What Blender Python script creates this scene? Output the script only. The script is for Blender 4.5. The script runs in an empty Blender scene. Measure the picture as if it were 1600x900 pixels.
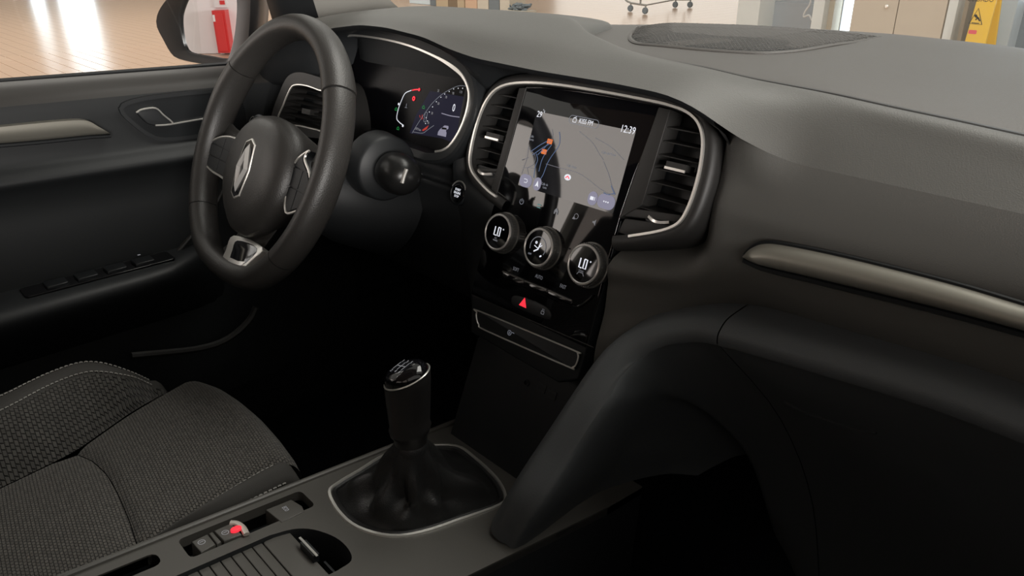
import bpy, bmesh, math, random
from mathutils import Vector, Matrix
from math import sin, cos, pi, radians, sqrt, atan2

random.seed(7)
sc = bpy.context.scene
COL = sc.collection
GZ = 0.85                                   # height of the touch screen's centre above the showroom floor
V3 = Vector

# ------------------------------------------------------------------ camera
CAM = V3((0.5955, -0.6351, 0.2329 + GZ))
RX = V3((0.6776, 0.7354, -0.0088)); RU = V3((-0.3001, 0.2875, 0.9095)); RF = V3((-0.6713, 0.6136, -0.4155))
RF.normalize(); RX = (RX - RF*RX.dot(RF)).normalized(); RU = RX.cross(RF)
FPX = 1191.9
cd = bpy.data.cameras.new('camera'); cam = bpy.data.objects.new('camera', cd); COL.objects.link(cam)
cam.matrix_world = Matrix(((RX.x, RU.x, -RF.x, CAM.x), (RX.y, RU.y, -RF.y, CAM.y), (RX.z, RU.z, -RF.z, CAM.z), (0, 0, 0, 1)))
cd.sensor_width = 36; cd.lens = 36*FPX/1600; cd.clip_start = 0.02; cd.clip_end = 200
sc.camera = cam
sc.view_settings.view_transform = 'Standard'; sc.view_settings.look = 'None'
sc.view_settings.gamma = 1; sc.view_settings.use_curve_mapping = False
sc.view_settings.exposure = 0.0
# ------------------------------------------------------------------ showroom light and added lamps
w = bpy.data.worlds.new('world'); sc.world = w; w.use_nodes = True
bg = w.node_tree.nodes['Background']; bg.inputs[0].default_value = (1.0, 0.95, 0.88, 1); bg.inputs[1].default_value = 0.55
def area(name, loc, aim, sx, sy, power, col):
    l = bpy.data.lights.new(name, 'AREA'); l.shape = 'RECTANGLE'; l.size = sx; l.size_y = sy; l.energy = power; l.color = col
    o = bpy.data.objects.new(name, l); COL.objects.link(o); o.location = loc
    o.rotation_euler = (V3(aim) - V3(loc)).to_track_quat('-Z', 'Y').to_euler()
    return o
area('dash_fill_light', (0.8, 2.6, 5.6), (0, 0.3, 1), 5, 3, 330, (1, 0.96, 0.9))  # added lamp, placed to shine through the windscreen onto the dash top
area('floor_fill_light', (-10, 3, 5.5), (-10, 3, 0), 8, 8, 380, (1, 0.95, 0.88))  # added lamp that brightens the floor left of the car
area('side_fill_light', (6.0, -2.8, 1.35), (0.2, 0.0, 0.95), 3.0, 1.2, 480, (1, 0.96, 0.92))  # added fill from the passenger side for the rear-facing dash surfaces

# ------------------------------------------------------------------ geometry helpers (z is measured from the screen centre, GZ is added when built)
def at(u, v, n, p0):
    d = RX*((u-800)/FPX) - RU*((v-450)/FPX) + RF
    C = CAM - V3((0, 0, GZ)); n = V3(n)
    return C + d*(n.dot(V3(p0)-C)/n.dot(d))
def atX(u, v, x): return at(u, v, (1, 0, 0), (x, 0, 0))
def atY(u, v, y): return at(u, v, (0, 1, 0), (0, y, 0))
def atZ(u, v, z): return at(u, v, (0, 0, 1), (0, 0, z))
class Pl:
    def __init__(s, o, ex, ey):
        s.o = V3(o); s.x = V3(ex).normalized(); s.n = s.x.cross(V3(ey)).normalized(); s.y = s.n.cross(s.x)
    def l(s, u, v, h=0):
        p = at(u, v, s.n, s.o + s.n*h) - s.o
        return (p.dot(s.x), p.dot(s.y))
    def ls(s, pts, h=0): return [s.l(u, v, h) for u, v in pts]
    def w(s, x, y, h=0): return s.o + s.x*x + s.y*y + s.n*h
def catmull(pts, n=6, closed=False):
    pts = [V3(p) if len(p) == 3 else V3((p[0], p[1], 0)) for p in pts]; N = len(pts); out = []
    rng = range(N if closed else N-1)
    for i in rng:
        p1, p2 = pts[i], pts[(i+1) % N]
        p0 = pts[(i-1) % N] if (closed or i > 0) else p1*2-p2
        p3 = pts[(i+2) % N] if (closed or i < N-2) else p2*2-p1
        for k in range(n):
            t = k/n
            out.append(0.5*((2*p1)+(p2-p0)*t+(2*p0-5*p1+4*p2-p3)*t*t+(3*p1-p0-3*p2+p3)*t**3))
    if not closed: out.append(pts[-1])
    return out
def c2(pts, n=6, closed=True): return [(p.x, p.y) for p in catmull(pts, n, closed)]
def lerp(tab, x):
    if x <= tab[0][0]: return tab[0][1]
    for (a, b), (c, d) in zip(tab, tab[1:]):
        if x <= c:
            t = (x-a)/(c-a); return b+(d-b)*t
    return tab[-1][1]
def slerp_tab(tab, x):                      # smooth table lookup
    s = 0.018
    return (lerp(tab, x-s)+2*lerp(tab, x)+lerp(tab, x+s)+lerp(tab, x-s/2)+lerp(tab, x+s/2))/6
def rrect(x0, y0, x1, y1, r, n=5):
    o = []
    for cx, cy, a in ((x1-r, y1-r, 0), (x0+r, y1-r, 90), (x0+r, y0+r, 180), (x1-r, y0+r, 270)):
        for k in range(n+1):
            t = radians(a+90*k/n); o.append((cx+r*cos(t), cy+r*sin(t)))
    return o
def circ(cx, cy, r, n=32, ry=None): return [(cx+r*cos(2*pi*k/n), cy+(ry or r)*sin(2*pi*k/n)) for k in range(n)]
def offset2(p, d):                          # inset (d>0) a closed ccw outline
    n = len(p); o = []
    for i in range(n):
        a = V3((*p[i-1], 0)); b = V3((*p[i], 0)); c = V3((*p[(i+1) % n], 0))
        t1 = (b-a); t2 = (c-b)
        t1 = t1.normalized() if t1.length > 1e-9 else t2.normalized(); t2 = t2.normalized() if t2.length > 1e-9 else t1
        n1 = V3((-t1.y, t1.x, 0)); n2 = V3((-t2.y, t2.x, 0)); m = n1+n2
        if m.length < 1e-6: m = n1
        m.normalize(); q = b+m*(d/max(0.5, m.dot(n1))); o.append((q.x, q.y))
    return o
def ccw(p):
    a = sum(p[i-1][0]*p[i][1]-p[i][0]*p[i-1][1] for i in range(len(p)))
    return list(p) if a > 0 else list(p)[::-1]

def polar(P, cx_, cy_, n=72):
    o = []
    for k in range(n):
        t = 2*pi*k/n; d = (cos(t), sin(t)); best = 0
        for i in range(len(P)):
            ax_, ay_ = P[i-1][0]-cx_, P[i-1][1]-cy_; bx_, by_ = P[i][0]-cx_, P[i][1]-cy_; ex_, ey_ = bx_-ax_, by_-ay_
            den = d[0]*ey_-d[1]*ex_
            if abs(den) < 1e-12: continue
            r = (ax_*ey_-ay_*ex_)/den; q = (ax_*d[1]-ay_*d[0])/den
            if r > 0 and -1e-6 <= q <= 1+1e-6: best = max(best, r)
        o.append((cx_+best*d[0], cy_+best*d[1]))
    return o
ORG = {}
class MB:
    def __init__(s): s.v = []; s.f = []
    def add(s, vs, fs):
        b = len(s.v); s.v += [V3(p) for p in vs]; s.f += [tuple(i+b for i in f) for f in fs]; return s
    def grid(s, rows, closed_u=False, closed_v=False, cap=False):
        n = len(rows[0]); m = len(rows); vs = [p for r in rows for p in r]; fs = []
        for j in range(m if closed_v else m-1):
            for i in range(n if closed_u else n-1):
                a = j*n+i; b = j*n+(i+1) % n; c = ((j+1) % m)*n+(i+1) % n; d = ((j+1) % m)*n+i
                fs.append((a, b, c, d))
        if cap: fs += [tuple(range(n))[::-1], tuple((m-1)*n+i for i in range(n))]
        return s.add(vs, fs)
    def plate(s, pl, pts, h0, h1, bev=0.0):
        p = ccw(pts); n = len(p); rows = [[pl.w(x, y, h0) for x, y in p]]
        if bev > 0:
            for k in range(0, 4):
                a = k/3*pi/2
                q = offset2(p, bev*(1-cos(a))); rows.append([pl.w(x, y, h1-bev+bev*sin(a)) for x, y in q])
        else: rows.append([pl.w(x, y, h1) for x, y in p])
        return s.grid(rows, closed_u=True, cap=True)
    def ringplate(s, pl, outer, inner, h0, h1):      # same point count
        o, i = outer, inner
        rows = [[pl.w(x, y, h0) for x, y in o], [pl.w(x, y, h1) for x, y in o], [pl.w(x, y, h1) for x, y in i], [pl.w(x, y, h0) for x, y in i]]
        return s.grid(rows, closed_u=True, closed_v=True)
    def sweep(s, path, sec, n=None, closed=False, sc_=None):  # sec: list of (a,b); a along side, b along normal n
        path = [V3(p) for p in path]; N = len(path); rows = []
        for i, p in enumerate(path):
            a = path[i-1] if (closed or i > 0) else p; b = path[(i+1) % N] if (closed or i < N-1) else p
            t = (b-a).normalized()
            nn = V3(n) if n is not None else V3((0, 0, 1))
            if callable(n): nn = n(i)
            side = t.cross(nn)
            side = side.normalized() if side.length > 1e-6 else V3((1, 0, 0))
            nn = side.cross(t).normalized(); k = sc_(i/(N-1)) if sc_ else 1
            rows.append([p+side*(x*k)+nn*(y*k) for x, y in sec])
        return s.grid(rows, closed_u=True, closed_v=closed, cap=not closed)
    def tube(s, path, r, n=None, closed=False, seg=8, sc_=None, rb=None):
        return s.sweep(path, circ(0, 0, r, seg, rb), n, closed, sc_)
    def lathe(s, pl, cx, cy, prof, seg=40, ell=1.0):
        rows = [[pl.w(cx+r*cos(2*pi*k/seg), cy+r*ell*sin(2*pi*k/seg), h) for k in range(seg)] for r, h in prof]
        return s.grid(rows, closed_u=True, cap=True)
    def box(s, c, ax, ay, az):                       # half-vectors
        c = V3(c); ax, ay, az = V3(ax), V3(ay), V3(az); vs = [c+ax*i+ay*j+az*k for k in (-1, 1) for j in (-1, 1) for i in (-1, 1)]
        return s.add(vs, [(0, 2, 3, 1), (4, 5, 7, 6), (0, 1, 5, 4), (2, 6, 7, 3), (0, 4, 6, 2), (1, 3, 7, 5)])
    def abox(s, x0, x1, y0, y1, z0, z1):
        return s.box(((x0+x1)/2, (y0+y1)/2, (z0+z1)/2), ((x1-x0)/2, 0, 0), (0, (y1-y0)/2, 0), (0, 0, (z1-z0)/2))
    def stroke(s, pl, pts, wd, h, th=0.0002, closed=False):
        P = [pl.w(x, y, h) for x, y in pts]
        return s.sweep(P, [(-wd/2, 0), (wd/2, 0), (wd/2, th), (-wd/2, th)], pl.n, closed)
    def build(s, name, mat, parent=None, ang=35, label=None, kind=None, flip=False):
        me = bpy.data.meshes.new(name); off = V3((0, 0, GZ)) - (ORG[parent.name] if parent else V3())
        me.from_pydata([p+off for p in s.v], [], s.f)
        bm = bmesh.new(); bm.from_mesh(me); bmesh.ops.recalc_face_normals(bm, faces=bm.faces); bm.to_mesh(me); bm.free()
        me.polygons.foreach_set('use_smooth', [len(p.vertices) <= 4 for p in me.polygons]); me.set_sharp_from_angle(angle=radians(ang))
        if mat: me.materials.append(mat)
        o = bpy.data.objects.new(name, me); COL.objects.link(o)
        if parent: o.parent = parent; ORG[o.name] = ORG[parent.name]
        else: ORG[o.name] = V3()
        if label: o['label'] = label
        if kind: o['kind'] = kind
        return o
def thing(name, label, cat, loc, group=None):
    o = bpy.data.objects.new(name, None); COL.objects.link(o); o.empty_display_size = 0.02
    o.location = V3(loc)+V3((0, 0, GZ)); ORG[o.name] = V3(o.location); o['label'] = label; o['category'] = cat
    if group: o['group'] = group
    return o
def tag(o, label, cat, group=None):
    o['label'] = label; o['category'] = cat
    if group: o['group'] = group
    return o
def text(name, s, pl, x, y, size, h, mat, parent, sx=1.0, align='CENTER', thick=0.0001, shear=0.0):
    cu = bpy.data.curves.new('t', 'FONT'); cu.body = s; cu.size = size; cu.align_x = align; cu.align_y = 'CENTER'; cu.extrude = thick; cu.shear = shear
    cu.resolution_u = 2
    t = bpy.data.objects.new('t', cu); COL.objects.link(t); bpy.context.view_layer.update()
    dg = bpy.context.evaluated_depsgraph_get(); me = bpy.data.meshes.new_from_object(t.evaluated_get(dg))
    bpy.data.objects.remove(t)
    m = MB(); m.add([pl.w(x+v.co.x*sx, y+v.co.y, h+v.co.z) for v in me.vertices], [tuple(p.vertices) for p in me.polygons])
    return m.build(name, mat, parent)

# ------------------------------------------------------------------ materials
MATS = {}
def mat(name, col, rough=0.5, metal=0.0, bump=None, spec=0.5, emit=None, es=1.0, coat=0.0, ior=None, sheen=0.0, var=0.0):
    m = bpy.data.materials.new(name); m.use_nodes = True; nt = m.node_tree; b = nt.nodes['Principled BSDF']
    c = (*col, 1) if len(col) == 3 else col
    b.inputs['Base Color'].default_value = c; b.inputs['Roughness'].default_value = rough; b.inputs['Metallic'].default_value = metal
    b.inputs['Specular IOR Level'].default_value = spec; b.inputs['Coat Weight'].default_value = coat; b.inputs['Coat Roughness'].default_value = 0.03
    b.inputs['Sheen Weight'].default_value = sheen
    if ior: b.inputs['IOR'].default_value = ior
    if emit: b.inputs['Emission Color'].default_value = (*emit, 1); b.inputs['Emission Strength'].default_value = es
    tc = nt.nodes.new('ShaderNodeTexCoord')
    if var:
        n = nt.nodes.new('ShaderNodeTexNoise'); n.inputs['Scale'].default_value = 9; n.inputs['Detail'].default_value = 6
        nt.links.new(tc.outputs['Object'], n.inputs['Vector'])
        mx = nt.nodes.new('ShaderNodeMix'); mx.data_type = 'RGBA'; mx.inputs['A'].default_value = tuple(k*(1-var) for k in c[:3])+(1,)
        mx.inputs['B'].default_value = tuple(min(1, k*(1+var)) for k in c[:3])+(1,)
        nt.links.new(n.outputs['Fac'], mx.inputs['Factor']); nt.links.new(mx.outputs['Result'], b.inputs['Base Color'])
    if bump:
        kind, scale, strength, dist = bump
        if kind == 'noise': t = nt.nodes.new('ShaderNodeTexNoise'); t.inputs['Scale'].default_value = scale; t.inputs['Detail'].default_value = 2; out = t.outputs['Fac']
        elif kind == 'cell': t = nt.nodes.new('ShaderNodeTexVoronoi'); t.inputs['Scale'].default_value = scale; out = t.outputs['Distance']
        if kind in ('noise', 'cell'): nt.links.new(tc.outputs['Object'], t.inputs['Vector'])
        bp = nt.nodes.new('ShaderNodeBump'); bp.inputs['Strength'].default_value = strength; bp.inputs['Distance'].default_value = dist
        nt.links.new(out, bp.inputs['Height']); nt.links.new(bp.outputs['Normal'], b.inputs['Normal'])
    MATS[name] = m; return m
M_pad = mat('soft_dash_foam', (0.092, 0.090, 0.083), 0.55, bump=('cell', 900, 0.25, 0.0006), spec=0.5)
M_deck = mat('dash_deck_plastic', (0.085, 0.079, 0.073), 0.55, bump=('cell', 1100, 0.2, 0.0005))
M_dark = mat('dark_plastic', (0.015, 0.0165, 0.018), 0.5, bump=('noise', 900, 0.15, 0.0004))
M_blk = mat('black_plastic', (0.007, 0.0085, 0.010), 0.45, bump=('noise', 700, 0.1, 0.0004))
M_soft = mat('pod_plastic', (0.022, 0.021, 0.020), 0.5, bump=('noise', 1200, 0.15, 0.0004))
M_gloss = mat('piano_black', (0.004, 0.004, 0.005), 0.07, spec=0.5, ior=1.6)
M_clus = mat('anti_glare_display', (0.004, 0.004, 0.005), 0.22, spec=0.06)
M_glass = mat('screen_glass', (0.003, 0.003, 0.004), 0.04, spec=0.5, ior=1.75)
M_chrome = mat('satin_chrome', (0.88, 0.86, 0.81), 0.33, 0.82, bump=('noise', 300, 0.03, 0.0002))
M_dchrome = mat('dark_chrome', (0.22, 0.215, 0.205), 0.35, 0.8)
M_mirrorchrome = mat('bright_chrome', (0.95, 0.92, 0.89), 0.25, 0.6)
M_satin = mat('satin_grey_trim', (0.30, 0.285, 0.245), 0.42, 0.5, bump=('noise', 500, 0.05, 0.0003))
M_leather = mat('wheel_leather', (0.030, 0.028, 0.026), 0.42, bump=('cell', 700, 0.3, 0.0005))
M_boot = mat('boot_leather', (0.014, 0.014, 0.014), 0.40, bump=('cell', 600, 0.3, 0.0006))
M_lowpad = mat('lower_dash_foam', (0.080, 0.086, 0.090), 0.6, bump=('cell', 900, 0.25, 0.0006))
M_cons = mat('console_plastic', (0.075, 0.071, 0.064), 0.48, bump=('noise', 1000, 0.15, 0.0004))
M_carpet = mat('carpet', (0.008, 0.010, 0.012), 0.95, bump=('noise', 400, 0.6, 0.003), spec=0.1)
M_stitch = mat('grey_thread', (0.32, 0.31, 0.29), 0.8)
M_icon = mat('icon_print_glow', (0.30, 0.30, 0.31), 0.6, emit=(0.8, 0.85, 1), es=0.10)  # printed marks with a faint glow added, though not all are lamps
M_iconw = mat('lit_white', (0.1, 0.1, 0.1), 0.5, emit=(0.9, 0.92, 1.0), es=0.85)
M_icond = mat('lit_dim', (0.05, 0.05, 0.05), 0.5, emit=(0.8, 0.85, 1.0), es=0.22)
M_red = mat('lit_red', (0.1, 0.0, 0.0), 0.5, emit=(1.0, 0.03, 0.05), es=1.3)
M_redd = mat('lit_red_dim', (0.05, 0.0, 0.0), 0.5, emit=(0.8, 0.05, 0.03), es=0.5)
M_green = mat('lit_green', (0.0, 0.05, 0.0), 0.5, emit=(0.03, 0.5, 0.12), es=0.35)
M_orange = mat('lit_orange', (0.05, 0.02, 0.0), 0.5, emit=(1.0, 0.22, 0.04), es=0.75)
M_navy = mat('lit_navy', (0.002, 0.002, 0.004), 0.3, spec=0.06, emit=(0.12, 0.12, 0.30), es=0.07)
M_blue = mat('lit_blue_line', (0.01, 0.01, 0.02), 0.4, emit=(0.22, 0.36, 0.70), es=0.28)
M_lilac = mat('lit_lilac', (0.02, 0.02, 0.03), 0.4, emit=(0.52, 0.50, 0.68), es=0.42)
M_lilacl = mat('lit_lilac_line', (0.02, 0.02, 0.02), 0.4, emit=(0.5, 0.5, 0.6), es=0.25)
M_disp = mat('lit_map_ground', (0.004, 0.004, 0.005), 0.05, ior=1.75, emit=(0.50, 0.50, 0.58), es=0.012)
M_cyan = mat('lit_teal', (0.01, 0.02, 0.02), 0.4, emit=(0.3, 0.7, 0.7), es=0.3)

def fabric(name, col, scale, strength=0.9):
    m = bpy.data.materials.new(name); m.use_nodes = True; nt = m.node_tree; b = nt.nodes['Principled BSDF']
    b.inputs['Roughness'].default_value = 0.85; b.inputs['Specular IOR Level'].default_value = 0.2; b.inputs['Sheen Weight'].default_value = 0.15
    tc = nt.nodes.new('ShaderNodeTexCoord'); mp = nt.nodes.new('ShaderNodeMapping'); mp.inputs['Scale'].default_value = (scale, scale*1.25, scale)
    mp.inputs['Rotation'].default_value = (0, 0, radians(8))
    br = nt.nodes.new('ShaderNodeTexBrick'); br.inputs['Scale'].default_value = 1; br.inputs['Mortar Size'].default_value = 0.16; br.inputs['Mortar Smooth'].default_value = 0.8
    br.inputs['Brick Width'].default_value = 1.0; br.inputs['Row Height'].default_value = 0.95
    br.inputs['Color1'].default_value = (*[k*1.25 for k in col], 1); br.inputs['Color2'].default_value = (*[k*0.85 for k in col], 1); br.inputs['Mortar'].default_value = (*[k*0.28 for k in col], 1)
    nt.links.new(tc.outputs['Object'], mp.inputs['Vector']); nt.links.new(mp.outputs['Vector'], br.inputs['Vector'])
    nt.links.new(br.outputs['Color'], b.inputs['Base Color'])
    bp = nt.nodes.new('ShaderNodeBump'); bp.inputs['Strength'].default_value = strength; bp.inputs['Distance'].default_value = 0.002; bp.invert = True
    nt.links.new(br.outputs['Fac'], bp.inputs['Height']); nt.links.new(bp.outputs['Normal'], b.inputs['Normal'])
    return m
M_fab = fabric('woven_seat_fabric', (0.085, 0.079, 0.071), 215)
M_fab2 = fabric('coarse_bolster_fabric', (0.065, 0.062, 0.057), 165)
M_side = mat('smooth_seat_cloth', (0.045, 0.043, 0.040), 0.75, bump=('noise', 900, 0.3, 0.0006), spec=0.25)

# ------------------------------------------------------------------ the showroom (setting)
def tilemat(name, base, rough, grid=None):
    m = mat(name, base, rough, spec=0.5, var=0.04); return m
M_tile = mat('beige_tile', (0.60, 0.41, 0.285), 0.26, spec=0.3, var=0.03)
M_grout = mat('tile_grout', (0.34, 0.25, 0.19), 0.8)
def floor_mat():
    m = mat('far_beige_tiles', (0.60, 0.41, 0.285), 0.26, spec=0.3); nt = m.node_tree; b = nt.nodes['Principled BSDF']
    tc = nt.nodes.new('ShaderNodeTexCoord'); br = nt.nodes.new('ShaderNodeTexBrick'); br.offset = 0
    br.inputs['Scale'].default_value = 1; br.inputs['Brick Width'].default_value = 0.27; br.inputs['Row Height'].default_value = 0.135; br.inputs['Mortar Size'].default_value = 0.004
    br.inputs['Color1'].default_value = (0.60, 0.41, 0.285, 1); br.inputs['Color2'].default_value = (0.585, 0.40, 0.275, 1); br.inputs['Mortar'].default_value = (0.36, 0.25, 0.18, 1)
    nt.links.new(tc.outputs['Object'], br.inputs['Vector']); nt.links.new(br.outputs['Color'], b.inputs['Base Color']); return m
fl = MB().abox(-30, 14, -12, 26, -GZ-0.05, -GZ-0.004).build('floor', floor_mat()); fl['kind'] = 'structure'
tme = None; cand = []
for i in range(int(-9.2/0.27), int(-5.2/0.27)):
    for j in range(int(-0.8/0.135), int(3.2/0.135)):
        x, y = (i+0.5)*0.27, (j+0.5)*0.135
        d = V3((x, y, 0)) - CAM; q = (d.dot(RX), d.dot(RU), d.dot(RF))
        if q[2] <= 0: continue
        u, v = 800+FPX*q[0]/q[2], 450-FPX*q[1]/q[2]
        if -25 < u < 345 and 20 < v < 150 and v > 100-0.078*(u-345)-45: cand.append((-v, x, y))
cand.sort()
for _, x, y in cand[:300]:
    if tme is None:
        t0 = MB().plate(Pl((0, 0, -GZ), (1, 0, 0), (0, 1, 0)), rrect(-0.1325, -0.065, 0.1325, 0.065, 0.003, 1), -0.004, 0.001, 0.0008)
        t = t0.build('tile', M_tile, fl, ang=8); tme = t.data
    else:
        t = bpy.data.objects.new('tile', tme); COL.objects.link(t); t.parent = fl
    t.location = (x, y, 0)
M_wall = mat('showroom_wall', (0.70, 0.66, 0.60), 0.7, var=0.03)
M_wallb = mat('white_wall', (0.80, 0.77, 0.77), 0.7, var=0.02)
def struct(o): o['kind'] = 'structure'; return o
wl = struct(MB().abox(-24.2, -24, -12, 26, -GZ, 4.2).build('wall_left', M_wall))
M_day = mat('daylight_pane', (0.8, 0.9, 1.0), 0.3, emit=(0.80, 0.93, 1.0), es=4.5)
M_day3 = mat('warm_glow_pane', (0.8, 0.8, 0.8), 0.3, emit=(1.0, 0.91, 0.86), es=2.5)  # glow of the added rear window
M_day2 = mat('hazy_daylight_pane', (0.8, 0.85, 0.9), 0.3, emit=(1.0, 0.95, 0.88), es=1.5)
M_frame = mat('window_frame_grey', (0.35, 0.36, 0.37), 0.4)
def window(name, x0, x1, y0, y1, z0, z1, nrm, pm=None):           # framed pane standing on a wall
    f = MB(); t = 0.08
    if nrm == 'x':
        f.abox(x0, x1, y0, y0+t, z0, z1); f.abox(x0, x1, y1-t, y1, z0, z1); f.abox(x0, x1, y0, y1, z0, z0+t); f.abox(x0, x1, y0, y1, z1-t, z1)
        p = MB().abox(x0+0.02, x1-0.02, y0+t, y1-t, z0+t, z1-t)
    else:
        f.abox(x0, x0+t, y0, y1, z0, z1); f.abox(x1-t, x1, y0, y1, z0, z1); f.abox(x0, x1, y0, y1, z0, z0+t); f.abox(x0, x1, y0, y1, z1-t, z1)
        p = MB().abox(x0+t, x1-t, y0+0.02, y1-0.02, z0+t, z1-t)
    o = struct(f.build(name, M_frame)); p.build('pane', pm or M_day, o); return o
window('window_1', -23.99, -23.9, 4.50, 4.98, -GZ, 1.1, 'x')
window('window_2', -23.99, -23.9, 5.15, 6.20, -GZ, 2.4, 'x')
window('window_3', -21.5, -12.5, 21.9, 21.99, -GZ, 3.6, 'y', M_day2)
struct(MB().abox(-24, 14, 22, 22.2, -GZ, 4.2).build('wall_front', M_wall))
window('added_window_6', -14, -4.9, -7.09, -7.02, 0.0, 4.0, 'y', M_day3)  # glowing window added behind the car to brighten the touch screen's reflection
wb = struct(MB().abox(-14, 8, -7.3, -7.1, -GZ, 4.2).build('wall_back', M_wallb))

# ------------------------------------------------------------------ planes of the cabin
RS = 0.3542
S = Pl((0, 0, 0), (1, 0, 0), (0, sin(RS), cos(RS)))                    # face of the centre stack
W = Pl((-0.353, -0.208, -0.020), (cos(-0.035), sin(-0.035), 0), (0, sin(0.466), cos(0.466)))
CL = Pl((-0.34, 0, 0.03), (1, 0, 0), (0, sin(0.30), cos(0.30)))
K = Pl((0, -0.21, -0.37), (1, 0, 0), (0, 1, -0.1))                     # top of the centre console

# ------------------------------------------------------------------ dashboard
dash = thing('dashboard', 'wide dark grey soft-touch dashboard running across the cabin under the windscreen', 'dashboard', (0.0, 0.25, -0.4))
def rows_from(rows, x0, x1, nx, sub=5):
    cols = []
    for i in range(nx+1):
        x = x0+(x1-x0)*i/nx
        col = [V3((x, slerp_tab(ty, x), slerp_tab(tz, x))) for ty, tz in rows]
        cols.append(catmull(col, sub))
    return cols
seamz = [(-0.2, 0.108), (0.02, 0.110), (0.12, 0.107), (0.174, 0.102), (0.263, 0.098), (0.324, 0.093), (0.377, 0.0895), (0.426, 0.0855), (0.74, 0.07)]
deck = [([(x/20, 0.66-0.46*(x/20/0.72)**2) for x in range(-16, 17)], [(0, 0.060)]),
        ([(x/20, 0.62-0.44*(x/20/0.72)**2) for x in range(-16, 17)], [(0, 0.086)]),
        ([(x/20, 0.47-0.22*(x/20/0.72)**2) for x in range(-16, 17)], [(-0.4, 0.094), (-0.3, 0.098), (-0.13, 0.107), (0, 0.111), (0.16, 0.114), (0.31, 0.113), (0.7, 0.100)]),
        ([(x/20, 0.30-0.10*(x/20/0.72)**2) for x in range(-16, 17)], [(-0.3, 0.105), (0, 0.112), (0.2, 0.113), (0.35, 0.109), (0.7, 0.094)]),
        ([(0, 0.16)], [(-0.2, 0.108), (0.0, 0.111), (0.15, 0.109), (0.3, 0.102), (0.45, 0.094), (0.7, 0.08)]),
        ([(0, 0.088)], [(a, b-0.0005) for a, b in seamz]),
        ([(0, 0.082)], [(a, b-0.010) for a, b in seamz])]
MB().grid(rows_from(deck, -0.73, 0.72, 90)).build('dash_deck', M_deck, dash)
R0 = ([(-0.74, 0.26), (-0.5, 0.36), (-0.25, 0.36), (-0.21, 0.33), (-0.13, 0.17), (-0.06, 0.11), (0.02, 0.086), (0.1, 0.080), (0.74, 0.080)], [(a, b-0.012) for a, b in seamz])
R1 = ([(-0.74, 0.24), (-0.5, 0.33), (-0.25, 0.33), (-0.22, 0.31), (-0.14, 0.165), (-0.07, 0.105), (0.02, 0.081), (0.1, 0.075), (0.74, 0.075)],
      [(-0.74, 0.085), (-0.5, 0.112), (-0.25, 0.116), (-0.13, 0.124), (-0.05, 0.119), (0.02, 0.112)]+[(a, b+0.0005) for a, b in seamz[2:]])
R2 = ([(-0.74, 0.12), (-0.5, 0.14), (-0.20, 0.15), (-0.13, 0.13), (-0.06, 0.085), (0.02, 0.063), (0.1, 0.056), (0.22, 0.060), (0.74, 0.060)],
      [(-0.74, 0.088), (-0.68, 0.108), (-0.58, 0.126), (-0.45, 0.138), (-0.3, 0.1395), (-0.15, 0.139), (-0.08, 0.134), (0.0, 0.121), (0.06, 0.115), (0.14, 0.110), (0.21, 0.101), (0.263, 0.096), (0.324, 0.091), (0.377, 0.0875), (0.43, 0.083), (0.74, 0.068)])
R3 = ([(-0.74, -0.03), (-0.58, -0.02), (-0.5, 0.02), (0.2, 0.022), (0.26, 0.042), (0.32, 0.046), (0.74, 0.046)],
      [(-0.74, 0.075), (-0.66, 0.098), (-0.58, 0.115), (-0.5, 0.127), (-0.4, 0.137), (-0.3, 0.139), (-0.2, 0.136), (-0.12, 0.131), (-0.05, 0.126), (0.0, 0.119), (0.08, 0.115), (0.155, 0.110), (0.20, 0.098), (0.24, 0.084), (0.3, 0.076), (0.4, 0.069), (0.5, 0.062), (0.74, 0.050)])
R4 = ([(-0.74, -0.07), (-0.58, -0.065), (-0.54, -0.050), (-0.5, -0.03), (0.17, -0.03), (0.195, -0.024), (0.22, -0.004), (0.26, 0.020), (0.74, 0.026)],
      [(-0.74, 0.055), (-0.60, 0.080), (-0.53, 0.100), (-0.458, 0.116), (-0.378, 0.126), (-0.315, 0.127), (-0.229, 0.121), (-0.18, 0.111), (-0.129, 0.1045), (-0.02, 0.101), (0.09, 0.1005), (0.155, 0.098), (0.19, 0.088), (0.22, 0.062), (0.26, 0.043), (0.74, 0.035)])
top = rows_from([R0, R1, R2, R3, R4], -0.73, 0.72, 140)
MB().grid(top).build('soft_pad', M_pad, dash, ang=50)
# passenger face below the brow
def facerow(y1, z1, y2, z2, deep=False):               # y1,z1 beside the stack (x=.105), y2,z2 from x>=.25
    if deep: return ([(0.10, 0.075), (0.166, 0.075), (0.184, y1+(y2-y1)*0.5), (0.21, y1+(y2-y1)*0.8), (0.25, y2), (0.74, y2)], [(0.10, z1), (0.165, z1+(z2-z1)*0.35), (0.21, z1+(z2-z1)*0.8), (0.25, z2), (0.74, z2)])
    return ([(0.10, y1), (0.165, y1+(y2-y1)*0.35), (0.21, y1+(y2-y1)*0.8), (0.25, y2), (0.74, y2)], [(0.10, z1), (0.165, z1+(z2-z1)*0.35), (0.21, z1+(z2-z1)*0.8), (0.25, z2), (0.74, z2)])
P0 = ([(0.10, 0.075), (0.166, 0.075), (0.184, 0.03), (0.22, -0.004), (0.26, 0.020), (0.74, 0.026)], [(0.10, 0.060), (0.17, 0.070), (0.19, 0.07), (0.22, 0.062), (0.26, 0.043), (0.74, 0.035)])
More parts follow.
